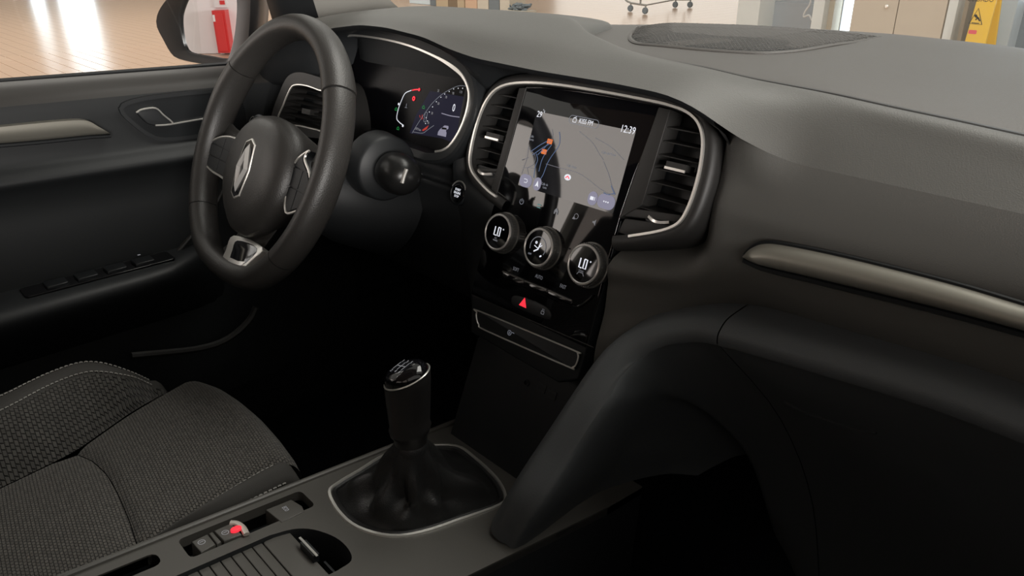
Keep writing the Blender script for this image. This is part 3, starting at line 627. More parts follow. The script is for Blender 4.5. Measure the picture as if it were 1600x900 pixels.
for i, (u, v, hw, hh) in enumerate(((821.5, 282.5, 0.0105, 0.0078), (839.5, 287.5, 0.0062, 0.0078), (926, 310, 0.0068, 0.0078), (947, 315.5, 0.0125, 0.0080))):
    a, b = S.l(u, v, HS); r = min(hw, hh)*0.95
    bt = MB().plate(S, rrect(a-hw, b-hh, a+hw, b+hh, r, 6), HS, HS+0.0002).build('soft_key', M_lilac, scr)
    k = MB(); hk = HS+0.0003
    if i == 0: k.stroke(S, [(a-0.003, b+0.002), (a+0.002, b+0.002), (a+0.0032, b), (a+0.002, b-0.002), (a-0.002, b-0.002)], 0.0007, hk, 0.0001)
    elif i == 1: k.plate(S, [(a, b+0.004), (a-0.003, b-0.0035), (a, b-0.002), (a+0.003, b-0.0035)], hk, hk+0.0001)
    elif i == 2: k.plate(S, rrect(a-0.0035, b-0.002, a+0.0015, b+0.002, 0.0005, 2), hk, hk+0.0001); k.stroke(S, [(a+0.003, b-0.002), (a+0.003, b+0.002)], 0.0007, hk, 0.0001)
    else:
        for dx in (-0.003, 0, 0.003): k.plate(S, circ(a+dx, b, 0.0009, 8), hk, hk+0.0001)
    k.build('key_symbol', M_iconw, scr)
# touch symbols under the screen
a, b = S.l(815, 315, HS); mm = MB(); mm.stroke(S, [(a+0.0032*cos(t), b+0.0032*sin(t)) for t in [radians(120+300*k/12) for k in range(13)]], 0.0006, HS, 0.0001); mm.stroke(S, [(a, b), (a, b+0.004)], 0.0006, HS, 0.0001); mm.build('power_symbol', M_icond, st_)
a, b = S.l(842, 322, HS); mm = MB()
for dy in (-0.0017, 0.0017): mm.stroke(S, [(a-0.003, b+dy), (a+0.003, b+dy)], 0.0012, HS, 0.0001)
mm.build('menu_symbol', M_cyan, st_)
a, b = S.l(869, 330, HS); mm = MB(); mm.plate(S, [(a-0.003, b-0.0035), (a-0.001, b-0.0035), (a-0.001, b-0.001), (a+0.001, b-0.001), (a+0.001, b-0.0035), (a+0.003, b-0.0035), (a+0.003, b+0.0005), (a, b+0.004), (a-0.003, b+0.0005)], HS, HS+0.0001); mm.build('home_symbol', M_icon, st_)
a, b = S.l(899, 339, HS); mm = MB(); mm.stroke(S, circ(a+0.001, b+0.001, 0.003, 14), 0.0006, HS, 0.0001, True); mm.plate(S, [(a-0.004, b-0.003), (a, b-0.003), (a-0.002, b+0.001)], HS, HS+0.0001); mm.build('phone_symbol', M_icon, st_)
a, b = S.l(929, 347.5, HS); mm = MB(); mm.plate(S, [(a-0.003, b-0.001), (a-0.001, b-0.001), (a+0.0015, b-0.0035), (a+0.0015, b+0.0035), (a-0.001, b+0.001), (a-0.003, b+0.001)], HS, HS+0.0001); mm.build('speaker_symbol', M_icon, st_)
# dials
labels = ['left temperature dial with a metal ring, reading LO', 'middle airflow dial with a metal ring and a figure symbol', 'right temperature dial with a metal ring, reading LO']
def seg_LO(mm, cx, cy, s, h):
    wd = s*0.16
    for pts in (([(-0.62, 0.5), (-0.62, -0.5), (-0.12, -0.5)]), ([(0.12, 0.5), (0.62, 0.5), (0.62, -0.5), (0.12, -0.5), (0.12, 0.5)])):
        mm.stroke(S, [(cx+a*s*0.75, cy+b*s) for a, b in pts], wd, h, 0.0001, closed=False)
for i in range(3):
    dx, dy = (i-1)*0.0717, -0.1074
    dl = MB().lathe(S, dx, dy, [(0.0262, -0.0045), (0.0262, 0.0010), (0.0250, 0.0015), (0.0245, 0.0015), (0.0240, 0.0100), (0.0232, 0.0118), (0.0205, 0.0118)], 48).build('dial', M_dchrome, st_, label=labels[i])
    kn = MB()
    for k in range(48):
        t = 2*pi*k/48; r = S.x*cos(t)+S.y*sin(t); tt = -S.x*sin(t)+S.y*cos(t)
        kn.box(S.w(dx, dy, 0.0056)+r*0.0244, r*0.0004, tt*0.0006, S.n*0.0036)
    kn.build('grip_ribs', M_dchrome, dl)
    MB().lathe(S, dx, dy, [(0.0205, 0.011), (0.0228, 0.0115), (0.0226, 0.0128), (0.0212, 0.0134), (0.0203, 0.0126), (0.0202, 0.0115)], 48).build('metal_ring', M_mirrorchrome, dl)
    MB().lathe(S, dx, dy, [(0.0203, 0.008), (0.0203, 0.0122), (0.010, 0.0124)], 48).build('glass_face', M_glass, dl)
    h = 0.0126
    if i != 1:
        mm = MB(); seg_LO(mm, dx, dy+0.001, 0.0105, h); mm.stroke(S, circ(dx+0.0095, dy+0.0055, 0.0007, 8), 0.0006, h, 0.0001, True); mm.build('digits', M_iconw, dl)
        mm = MB()
        if i == 0: mm.stroke(S, [(dx-0.004, dy-0.0105), (dx+0.004, dy-0.0105)], 0.0014, h, 0.0001); text('small_lettering', 'AC', S, dx, dy-0.0078, 0.0036, h, M_icon, dl)
        else: mm.stroke(S, [(dx-0.005, dy-0.0125), (dx-0.003, dy-0.0095), (dx+0.003, dy-0.0095), (dx+0.005, dy-0.0125)], 0.0008, h, 0.0001); text('small_lettering', 'SYNC', S, dx, dy-0.0078, 0.0030, h, M_icon, dl)
        mm.build('small_symbol', M_icon, dl)
    else:
        mm = MB(); mm.stroke(S, [(dx+0.0125*cos(t), dy+0.0125*sin(t)) for t in [radians(200-230*k/24) for k in range(25)]], 0.0010, h, 0.0001); mm.build('fan_arc', M_icon, dl)
        mm = MB(); mm.stroke(S, circ(dx-0.004, dy+0.005, 0.0012, 8), 0.0012, h, 0.0001, True); mm.stroke(S, [(dx+0.003, dy+0.006), (dx+0.001, dy-0.002), (dx-0.005, dy-0.006)], 0.0016, h, 0.0001); mm.stroke(S, [(dx-0.006, dy+0.001), (dx+0.0, dy-0.001), (dx+0.006, dy+0.004)], 0.0010, h, 0.0001); mm.stroke(S, [(dx+0.007, dy-0.008), (dx+0.008, dy-0.0095)], 0.0030, h, 0.0001); mm.build('figure_symbol', M_iconw, dl)
        text('small_lettering', 'OFF', S, dx-0.010, dy-0.0105, 0.0032, h, M_icond, dl)
# small print between the dials
mm = MB()
for u, v in ((822, 365), (818, 386), (890, 389), (886, 412)): a, b = S.l(u, v, HS); mm.stroke(S, [(a-0.0012, b), (a+0.0012, b+0.0005)], 0.002, HS, 0.0001)
mm.build('fan_symbols', M_dark, st_)
# toggles
for s_, u, v in (('SOFT', 806, 421), ('AUTO', 842, 433), ('FAST', 879.5, 448)): ztxt('toggle_lettering', s_, u, v, 0.0064, M_icon, st_, sx=0.68)
ta, tb_ = S.l(786, 427), S.l(897, 467)
yt = (ta[1]+tb_[1])/2
for k in range(3):
    xa = ta[0]+(tb_[0]-ta[0])*k/3; xb = ta[0]+(tb_[0]-ta[0])*(k+1)/3-0.001
    tg = MB().plate(S, rrect(xa, yt-0.009, xb, yt, 0.001, 2), -0.003, 0.0012, 0.0006).build('toggle_key', M_gloss, st_)
    MB().box(S.w((xa+xb)/2, yt, 0.0016), S.x*((xb-xa)/2-0.0004), S.y*0.0008, S.n*0.0010).build('bright_edge', M_dchrome, tg)
sh = catmull([S.w(*S.l(u, v, 0.002), 0.002) for u, v in ((783, 434), (800, 441), (850, 458), (885, 474), (899, 480), (908, 477), (922, 466), (926, 461))], 4)
MB().tube(sh, 0.0016, S.n, seg=6).build('toggle_shelf_edge', M_gloss, st_)
# lower seams, hazard and lock keys
cr = MB(); cr.stroke(S, S.ls([(737, 461), (928, 543)]), 0.0010, 0.0001, 0.0004); cr.build('panel_joint', M_soft, st_)
ov = S.ls([(799, 466), (803, 462), (812, 463), (830, 469), (850, 478), (859, 486), (861, 494), (857, 499), (840, 494), (820, 486), (803, 478), (799, 472)], 0.001)
hz = MB().plate(S, c2(ov, 3), -0.002, 0.0012, 0.0006).build('hazard_key_plate', M_blk, st_)
a, b = S.l(818, 473, 0.0014)
MB().plate(S, [(a-0.0062, b-0.0048), (a+0.0062, b-0.0048), (a, b+0.0064)], 0.0012, 0.0016).build('hazard_triangle', M_red, hz)
a, b = S.l(848, 487, 0.0014); mm = MB(); mm.stroke(S, rrect(a-0.0022, b-0.003, a+0.0022, b+0.0005, 0.0003, 2), 0.0006, 0.0013, 0.0001, True); mm.stroke(S, [(a-0.0013, b+0.0005), (a-0.0013, b+0.003), (a+0.0013, b+0.003), (a+0.0013, b+0.0005)], 0.0006, 0.0013, 0.0001); mm.build('lock_symbol', M_icon, hz)
tr = S.ls([(744, 495), (745, 488), (751, 487), (893, 546), (902, 552), (903, 560), (899, 571), (893, 574), (885, 572), (760, 517), (748, 508)], 0.002)
tro = ccw(c2(tr, 3))
td = MB().plate(S, tro, -0.003, 0.0015, 0.0008).build('tray_door', M_blk, st_, label='narrow flap outlined in bright metal')
MB().tube([S.w(x, y, 0.0018) for x, y in tro], 0.0010, S.n, True, 6).build('bright_outline', M_chrome, td)
a, b = S.l(796, 520, 0.0018); mm = MB(); mm.stroke(S, circ(a, b, 0.003, 14), 0.0005, 0.0018, 0.0001, True); mm.stroke(S, [(a-0.001, b-0.0015), (a, b+0.0015), (a+0.001, b-0.0015)], 0.0005, 0.0018, 0.0001); mm.stroke(S, [(a+0.004, b+0.002), (a+0.008, b+0.002)], 0.0006, 0.0018, 0.0001); mm.build('stop_start_symbol', M_icond, td)
# open storage below with sockets
LB = Pl(S.w(0, -0.25, -0.03), (1, 0, 0), (0, 0.42, 1))
MB().plate(LB, [(-0.10, 0.03), (0.096, 0.03), (0.085, -0.16), (-0.10, -0.16)], -0.01, 0.0).build('storage_back', M_blk, st_)
for u, v in ((846, 606), (862, 617)):
    a, b = LB.l(u, v, 0.0005); sk = MB().plate(LB, rrect(a-0.007, b-0.0055, a+0.007, b+0.0055, 0.001, 2), 0, 0.001).build('usb_socket', M_dark, st_)
    MB().plate(LB, rrect(a-0.0055, b-0.0022, a+0.0055, b+0.002, 0.0004, 2), 0.001, 0.0012).build('socket_mouth', M_blk, sk)
a, b = LB.l(823, 598, 0.0005); sk = MB().lathe(LB, a, b, [(0.0045, 0), (0.0045, 0.002), (0.003, 0.002), (0.003, 0.0)], 20).build('audio_socket', M_dark, st_)

# ------------------------------------------------------------------ steering wheel
sw = thing('steering_wheel', 'black leather steering wheel with chrome emblem and bright lower spoke trim', 'steering wheel', W.w(0, 0, -0.06))
Rr = 0.170
def ringpt(a):
    r = Rr
    y = sin(a)
    if y < -0.86: r = Rr*(1-0.05*((-y-0.86)/0.14)**1.5)
    return V3((r*cos(a), r*sin(a), 0))
def rimseg(a0, a1, n, extra=0.0):
    rows = []
    for k in range(n+1):
        a = a0+(a1-a0)*k/n; p = ringpt(a); rd = V3((cos(a), sin(a), 0))
        th = 1.0+0.10*math.exp(-((a-radians(25))/0.35)**2)+0.10*math.exp(-((a-radians(155))/0.35)**2)
        row = []
        for j in range(20):
            t = 2*pi*j/20; ca, sa = cos(t), sin(t)
            rr = 0.0155*th*(abs(ca)**0.9)*(1 if ca > 0 else -1); hh = 0.0200*th*(abs(sa)**0.9)*(1 if sa > 0 else -1)
            row.append(W.w(p.x+rd.x*rr, p.y+rd.y*rr, hh))
        rows.append(row)
    return rows
segs = [(radians(36), radians(144), 'rim_top'), (radians(144.6), radians(219), 'rim_left'), (radians(219.6), radians(320), 'rim_bottom'), (radians(320.6), radians(395.4), 'rim_right')]
for a0, a1, nm in segs: MB().grid(rimseg(a0, a1, max(10, int((a1-a0)*22))), closed_u=True, cap=True).build(nm, M_leather, sw, ang=60)
jn = MB()
for a in (36-0.3+0.0, 144.3, 219.3, 320.3):
    a = radians(a); rd = V3((cos(a), sin(a), 0)); p = ringpt(a); tn = V3((-sin(a), cos(a), 0))
    rows = []
    for s_ in (-0.0007, 0.0007): rows.append([W.w(p.x+rd.x*0.0150*cos(t)+tn.x*s_, p.y+rd.y*0.0150*cos(t)+tn.y*s_, 0.0195*sin(t)) for t in [2*pi*j/20 for j in range(20)]])
    jn.grid(rows, closed_u=True, cap=True)
jn.build('rim_joints', M_blk, sw)
# hub shell: outlines at several heights
def hubring(sx, sy, cy, h, n=48, px=2.4):
    o = []
    for k in range(n):
        t = 2*pi*k/n; c, s = cos(t), sin(t)
        x = sx*(abs(c)**(2/px))*(1 if c > 0 else -1); y = sy*(abs(s)**(2/px))*(1 if s > 0 else -1)
        if y < 0: x *= 1-0.32*(abs(y)/sy)**1.6
        o.append(W.w(x+0.004, cy+y, h))
    return o
hub = [(0.050, 0.050, -0.022, -0.075), (0.070, 0.066, -0.026, -0.040), (0.084, 0.079, -0.030, -0.018), (0.086, 0.082, -0.031, -0.004), (0.082, 0.078, -0.031, 0.008), (0.072, 0.068, -0.030, 0.0155), (0.055, 0.052, -0.029, 0.0195), (0.030, 0.030, -0.028, 0.0215), (0.010, 0.010, -0.028, 0.022)]
ab = MB().grid([hubring(*q) for q in hub], closed_u=True, cap=True).build('airbag_cover', M_leather, sw, ang=70)
# emblem: long diamond with folded faces
eo = W.ls([(388, 224), (397, 227), (396, 262), (378, 304), (369, 303), (363, 298), (364, 256), (384, 225)], 0.022)
ecx = sum(p[0] for p in eo)/len(eo); ecy = sum(p[1] for p in eo)/len(eo)
E2 = [(0.0, 0.0385), (0.0125, 0.0330), (0.0185, 0.0), (0.0115, -0.0345), (0.0, -0.040), (-0.0115, -0.0345), (-0.0185, 0.0), (-0.0125, 0.0330)]
E2 = ccw([(ecx+x, ecy+y) for x, y in E2])
em = MB().plate(W, offset2(E2, -0.0015), 0.014, 0.0225, 0.0006).build('emblem', M_chrome, ab, label='chrome diamond emblem on the hub')
em2 = MB().plate(W, offset2(E2, 0.0006), 0.0222, 0.0228)
em2.build('emblem_recess', M_gloss, ab)
dia = MB()      # interlaced diamond: four bevelled bars
D = [(0, 0.033), (0.0150, 0.0), (0, -0.033), (-0.0150, 0.0)]; Di = [(0, 0.017), (0.0065, 0.0), (0, -0.017), (-0.0065, 0.0)]
for k in range(4):
    A, B = D[k], D[(k+1) % 4]; a, b = Di[k], Di[(k+1) % 4]
    mA = ((A[0]+a[0])/2, (A[1]+a[1])/2); mB = ((B[0]+b[0])/2, (B[1]+b[1])/2)
    P = lambda q, h: W.w(ecx+q[0], ecy+q[1], h)
    dia.add([P(A, 0.0228), P(B, 0.0228), P(mB, 0.0268), P(mA, 0.0268), P(a, 0.0228), P(b, 0.0228)], [(0, 1, 2, 3), (3, 2, 5, 4)])
dia.build('emblem_diamond', M_mirrorchrome, ab, ang=5)
# spokes with switch pads
for side in (-1, 1):
    sp = MB(); rows = []
    for k in range(7):
        t = k/6; x = side*(0.06+0.100*t); hw = 0.034+0.008*(2*t-1)**2-0.004*t; cy = -0.018+0.0*t
        rows.append([W.w(x, cy+hw*sin(a)*1.0, -0.012+0.010*cos(a)-0.004*t) for a in [2*pi*j/14 for j in range(14)]])
    sp.grid(rows, closed_u=True, cap=True); so = sp.build('spoke', M_leather, sw, ang=70)
    if side < 0:
        hh = 0.004; out = W.ls([(364, 215), (350, 214), (337, 218), (325, 227), (319, 238), (318, 247), (323, 258), (333, 268), (343, 274), (356, 281), (372, 270), (378, 225)], hh)
    else:
        hh = -0.003; out = W.ls([(484, 236), (479, 243), (478, 252), (484, 268), (486, 283), (482, 300), (477, 318), (473, 327), (465, 330), (448, 332), (449, 300), (462, 255)], hh)
    out = ccw(c2(out, 4))
    sp2 = MB().plate(W, out, hh-0.010, hh+0.001, 0.0008).build('switch_pad', M_blk, so)
    MB().tube([W.w(x, y, hh+0.001) for x, y in out], 0.0016, W.n, True, 6).build('bright_rim', M_chrome, so)
    ins = offset2(out, 0.0032); ymn, ymx = min(p[1] for p in ins), max(p[1] for p in ins); xmn, xmx = min(p[0] for p in ins), max(p[0] for p in ins)
    def clip(P, nx, ny, d):                  # keep nx*x+ny*y <= d
        o = []
        for k in range(len(P)):
            a, b = P[k-1], P[k]; fa, fb = nx*a[0]+ny*a[1]-d, nx*b[0]+ny*b[1]-d
            if (fa <= 0) != (fb <= 0): t = fa/(fa-fb); o.append((a[0]+(b[0]-a[0])*t, a[1]+(b[1]-a[1])*t))
            if fb <= 0: o.append(b)
        return o
    g_ = 0.0009; L3 = [ymn, ymn+(ymx-ymn)*0.36, ymn+(ymx-ymn)*0.68, ymx]
    for q in range(3):
        band = clip(clip(ins, 0, 1, L3[q+1]-g_), 0, -1, -L3[q]-g_)
        xm = xmn+(xmx-xmn)*(0.50 if side < 0 else 0.55)
        parts_ = [band] if (q == 2 and side > 0) else [clip(band, 1, 0, xm-g_), clip(band, -1, 0, -xm-g_)]
        for P_ in parts_:
            if len(P_) > 2: MB().plate(W, P_, hh, hh+0.0022).build('key', M_dark, so)
# lower spoke and its bright trim
TP = Pl(W.w(0.005, -0.150, 0.010), W.x, W.y*cos(0.40)-W.n*sin(0.40))
lo = TP.ls([(366, 368), (411, 386), (393, 408), (378, 422), (369, 427), (358, 426), (349, 418), (347, 407), (353, 392)]); lo = ccw(c2(lo, 4))
rows = []
for k in range(8):
    t = k/7; y = -0.075-0.085*t; hw = 0.044-0.010*t+0.030*max(0, t-0.6)/0.4; hc_ = -0.030+0.026*t
    rows.append([W.w(0.004+hw*sin(a), y, hc_+0.009*cos(a)) for a in [2*pi*j/16 for j in range(16)]])
lsp = MB().grid(rows, closed_u=True, cap=True).build('lower_spoke', M_leather, sw, ang=70)
MB().plate(TP, lo, -0.012, 0.001, 0.001).build('bright_trim', M_chrome, lsp, label='bright metal trim of the lower spoke')
cp = ccw(c2(TP.ls([(371, 376), (402, 388), (384, 411), (372, 412), (360, 406), (363, 392)], 0.001), 4))
MB().plate(TP, cp, 0.0, 0.0014, 0.0002).build('trim_inlay', M_gloss, lsp)
MB().plate(TP, ccw(TP.ls([(359, 402), (372, 408), (383, 409), (375, 417), (362, 416), (355, 408)], 0.0015)), 0.0, 0.0018, 0.0002).build('trim_lip', M_mirrorchrome, lsp)
# column shroud (belongs to the dash) and the stalks
SH = Pl(W.w(0.0, -0.02, -0.20), W.x, W.y)
MB().lathe(SH, 0.0, 0.0, [(0.075, -0.02), (0.072, 0.06), (0.062, 0.10), (0.052, 0.125)], 40).build('column_shroud', M_dark, dash, ang=60)
kA = atX(630, 275, -0.205)
ax = V3((1, -0.10, 0.12)).normalized()
KB = Pl(kA, V3((0, 0, 1)).cross(ax)*-1, (0, 0, 1))
KB = Pl(kA, (-ax.y, ax.x, 0), (0, 0, 1)); 
if KB.n.dot(ax) < 0: KB = Pl(kA, (ax.y, -ax.x, 0), (0, 0, 1))
stk = thing('wiper_stalk', 'black column stalk right of the steering wheel with a bright mark on its bulb end', 'stalk', KB.w(0, 0, -0.11))
MB().lathe(KB, 0, 0, [(0.008, -0.12), (0.010, -0.06), (0.017, -0.045), (0.0255, -0.030), (0.0275, -0.014), (0.026, 0.0), (0.021, 0.011), (0.012, 0.017), (0.003, 0.0185)], 40).build('stalk_end', M_gloss if False else mat('stalk_plastic', (0.012, 0.012, 0.012), 0.3), stk, ang=60)
MB().lathe(KB, 0, 0, [(0.046, -0.075), (0.044, -0.045), (0.040, -0.040), (0.010, -0.042)], 40).build('stalk_collar', M_dark, stk, ang=60)
mk = catmull([at(u, v, V3((0.67, -0.6, 0.25)), KB.w(0, 0, -0.010)+V3((0.67, -0.6, 0.25)).normalized()*0.0275) for u, v in ((635, 264), (631, 275), (628, 286))], 4)
MB().tube(mk, 0.0028, (0.75, -0.6, 0.2), seg=8).build('bright_mark', M_chrome, stk)
st2 = thing('indicator_stalk', 'dark indicator stalk tip showing over the left side of the hub', 'stalk', W.w(-0.10, 0.03, -0.06))
q0 = atY(402, 189, -0.15)
MB().tube([q0, q0.lerp(W.w(-0.02, 0, -0.08), 0.3), q0.lerp(W.w(-0.02, 0, -0.08), 0.9)], 0.011, (0, 0.3, 1), seg=16, sc_=lambda t: 1-0.35*t).build('stalk_arm', M_dark, st2, ang=60)
e0 = Pl(q0+V3((0.004, -0.010, 0.004)), W.x, W.y); MB().stroke(e0, [(-0.006, -0.004), (-0.004, 0.002), (0.0, 0.005), (0.004, 0.005)], 0.0012, 0.0).build('bright_edge', M_chrome, st2)

# ------------------------------------------------------------------ centre console
con = thing('centre_console', 'low dark centre console between the seats with cup tray and brake switches', 'console', (0.0, -0.35, -0.62))
def kz(y): return -0.37-0.1*(y+0.21)
# body as a frame of strips around the openings (top face at K height)
gear = K.ls([(515, 770), (530, 800), (560, 825), (610, 838), (660, 832), (720, 812), (780, 790), (789, 775), (775, 748), (740, 715), (712, 698), (660, 698), (606, 710), (560, 737), (530, 755)])
gear = ccw(c2(gear, 4))
def console_top(name, x0, x1, y0, y1, h=0, m=M_cons, par=con, b=0.002):
    p = [K.l2(x0, y0)] if False else None
    q = [(x0, y0+0.21), (x1, y0+0.21), (x1, y1+0.21), (x0, y1+0.21)]
    return MB().plate(K, q, -0.20, h, b).build(name, m, par)
# main top with holes via bmesh fill
def holed(name, outer, holes, h0, h1, m, par, label=None):
    bm = bmesh.new(); edges = []
    for loop in [outer]+holes:
        vs = [bm.verts.new(K.w(x, y, h1)) for x, y in loop]
        for i in range(len(vs)): edges.append(bm.edges.new((vs[i-1], vs[i])))
    bmesh.ops.triangle_fill(bm, use_beauty=True, use_dissolve=False, edges=edges)
    mb = MB(); bm.verts.index_update(); mb.add([v.co.copy() for v in bm.verts], [tuple(v.index for v in f.verts) for f in bm.faces]); bm.free()
    for loop in [outer]+holes:
        mb.grid([[K.w(x, y, h1) for x, y in loop], [K.w(x, y, h0) for x, y in loop]], closed_u=True)
    return mb.build(name, m, par, 30, label)
cup = ccw(c2(K.ls([(455, 835), (470, 820), (490, 815), (515, 826), (532, 842), (543, 862), (543, 876), (530, 890), (500, 907), (470, 925), (350, 985), (270, 930), (300, 914), (340, 892), (400, 861)]), 3))
epb = ccw(rrect(*K.l(302, 853)[:1], 0, 0, 0, 0, 1)) if False else None
ex0, ey0 = -0.108, -0.478; ex1, ey1 = -0.072, -0.335
brk_hole = ccw(rrect(ex0, ey0+0.21, ex1, ey1+0.21, 0.006, 3))
slot = ccw(rrect(-0.103, -0.70+0.21, -0.082, -0.502+0.21, 0.008, 3))
cupx = [(-0.056, -0.62+0.21), (-0.056, -0.40+0.21), (-0.050, -0.375+0.21), (-0.036, -0.358+0.21), (-0.010, -0.346+0.21), (0.015, -0.345+0.21), (0.032, -0.352+0.21), (0.036, -0.37+0.21), (0.036, -0.62+0.21)]
cup = ccw(c2(cupx[1:-1], 4, closed=False)+[cupx[-1], cupx[0]])
outer = [(-0.121, -0.75+0.21), (0.115, -0.75+0.21), (0.118, -0.40+0.21), (0.125, -0.27+0.21), (0.134, -0.148+0.21), (0.140, -0.066+0.21), (0.140, 0.0+0.21), (-0.105, 0.0+0.21), (-0.121, -0.15+0.21)]
ct = holed('console_top', ccw(outer), [gear, brk_hole, slot, cup], -0.012, 0.0, M_cons, con)
rail = [K.w(-0.121, y+0.21, 0) for y in (-0.75, -0.5, -0.35, -0.2, -0.1, -0.02)]
MB().tube(catmull(rail, 4), 0.004, K.n, seg=10).build('console_edge', M_cons, con)
sd = MB(); sd.grid([[K.w(x, y, h) for x, y in outer] for h in (-0.002, -0.22)], closed_u=True); sd.build('console_sides', M_dark, con)
# side trim on the right
t1 = [at(u, v, K.n, K.w(0, 0, -0.006)) for u, v in ((640, 900), (720, 872), (800, 848), (868, 829), (920, 806), (955, 790))]
t2 = [at(u, v, K.n, K.w(0, 0, -0.022)) for u, v in ((700, 905), (760, 880), (830, 852), (868, 830), (875, 826), (880, 824))]
MB().tube(catmull(t1, 4), 0.0035, K.n, seg=8).build('side_trim', M_cons, con)
# gear gaiter frame
gf = thing('gear_lever', 'gear lever with glossy shift-pattern knob, leather gaiter and bright base frame', 'gear lever', K.w(-0.02, 0, 0))
MB().sweep([K.w(x, y, 0.001) for x, y in gear], [(-0.0028, -0.002), (0.0028, -0.002), (0.0020, 0.0012), (-0.0010, 0.0016)], K.n, True).build('bright_frame', M_chrome, gf, label='bright metal frame round the gaiter')
MB().grid([[K.w(x, y, h) for x, y in offset2(gear, d)] for d, h in ((0.002, 0.001), (0.004, 0.003), (0.007, 0.002), (0.010, -0.004))], closed_u=True).build('gaiter_rim', M_boot, gf)
tp = V3((0.0, -0.246, -0.278)); g0 = offset2(gear, 0.006); rows = []
for k in range(17):
    t = k/16
    row = []
    for i, (x, y) in enumerate(g0):
        b = K.w(x, y, -0.002); a = i/len(g0)*2*pi
        c = tp+V3((0.019*cos(a+0.4), 0.019*sin(a+0.4), 0))
        ang = atan2(b.y-tp.y, b.x-tp.x); c = tp+V3((0.019*cos(ang), 0.019*sin(ang), 0))
        rr = t**0.80; hgt = t**1.7
        p = b.lerp(c, rr); p.z = b.z+(c.z-b.z)*(0.12*sin(pi*min(1, t*1.6))*(1-t)+hgt*0.85+0.15*t)
        amp = 0.0105*sin(pi*t)**0.8
        dv = V3((p.x-tp.x, p.y-tp.y, 0.3*0.05)).normalized()
        p += dv*amp*(0.8*abs(sin(2.5*ang+1.3*t*pi+0.4))*1.3-0.5+0.45*sin(7*ang-3*t+1.3)+0.25*abs(sin(9*ang+4*t)))
        row.append(p)
    rows.append(row)
MB().grid(rows, closed_u=True).build('gaiter', M_boot, gf, ang=70)
C0 = Pl(tp, (1, 0, 0), (0, 1, 0))
MB().lathe(C0, 0, 0, [(0.0195, -0.012), (0.0205, -0.004), (0.0185, 0.004), (0.0165, 0.006), (0.0165, 0.020)], 32).build('collar', M_boot, gf, ang=60)
kax = V3((-0.27, -0.27, 0.92)).normalized(); kc = V3((0.0, -0.244, -0.192))
KN = Pl(kc, V3((0.74, 0.67, 0.41)), V3((-0.7, 0.7, 0.0)))
if KN.n.z < 0: KN = Pl(kc, V3((0.74, 0.67, 0.41)), V3((0.7, -0.7, 0)))
# body of the knob: loft from collar to tilted top
def kring(c, rx, ry, nrm_pl, n=36): return [c+nrm_pl.x*(rx*cos(2*pi*k/n))+nrm_pl.y*(ry*sin(2*pi*k/n)) for k in range(n)]
FL = Pl(kc, V3((0.74, 0.67, 0.0)), V3((-0.7, 0.74, 0.0)))
def mixpl(t):
    x = FL.x.lerp(KN.x, t).normalized(); y = FL.y.lerp(KN.y, t).normalized(); return Pl((0, 0, 0), x, y)
kb = [kring(tp.lerp(kc, s), rx, ry, mixpl(t)) for s, rx, ry, t in ((0.05, 0.0185, 0.0185, 0), (0.17, 0.0195, 0.0190, 0.0), (0.20, 0.0225, 0.0215, 0.3), (0.27, 0.0240, 0.0225, 0.35), (0.31, 0.0228, 0.0215, 0.4), (0.5, 0.0240, 0.0218, 0.5), (0.7, 0.0258, 0.0226, 0.75), (0.88, 0.0272, 0.0232, 0.9), (0.97, 0.0275, 0.0235, 1.0), (1.0, 0.0268, 0.023, 1.0))]
MB().grid(kb, closed_u=True, cap=True).build('knob_body', mat('knob_plastic', (0.016, 0.015, 0.015), 0.38), gf, ang=60)
MB().tube([kc+KN.x*0.0268*cos(2*pi*k/40)+KN.y*0.0230*sin(2*pi*k/40)+KN.n*0.0008 for k in range(40)], 0.0009, KN.n, True, 6).build('bright_ring', M_chrome, gf)
cp_ = [[KN.w(0.0262*r*cos(2*pi*k/40), 0.0225*r*sin(2*pi*k/40), h) for k in range(40)] for r, h in ((1.0, 0.0), (0.98, 0.004), (0.90, 0.0085), (0.75, 0.0115), (0.5, 0.0135), (0.2, 0.0143))]
MB().grid(cp_, closed_u=True, cap=True).build('knob_cap', M_gloss, gf, ang=60)
def dome(x, y): r = sqrt((x/0.0262)**2+(y/0.0225)**2); return 0.0146-0.0045*r*r
GU = (KN.x, KN.y)
fwd = V3((0, 1, 0)); gy = (fwd-KN.n*fwd.dot(KN.n)).normalized(); gx = gy.cross(KN.n)*-1
if gx.x < 0: gx = -gx
GP = Pl(kc, gx, gy)
pat = MB()
for pts in ([(-0.008, 0.006), (-0.008, -0.006)], [(0.0, 0.006), (0.0, -0.006)], [(0.008, 0.006), (0.008, -0.006)], [(-0.008, 0.0), (0.008, 0.0)]): pat.stroke(GP, pts, 0.0007, 0.0146)
pat.build('shift_pattern', M_icon, gf)
for s_, x, y in (('1', -0.008, 0.0085), ('3', 0, 0.0085), ('5', 0.008, 0.0085), ('2', -0.008, -0.0085), ('4', 0, -0.0085), ('6', 0.008, -0.0085)): text('gear_number', s_, GP, x, y, 0.0055, 0.0142, M_icon, gf)
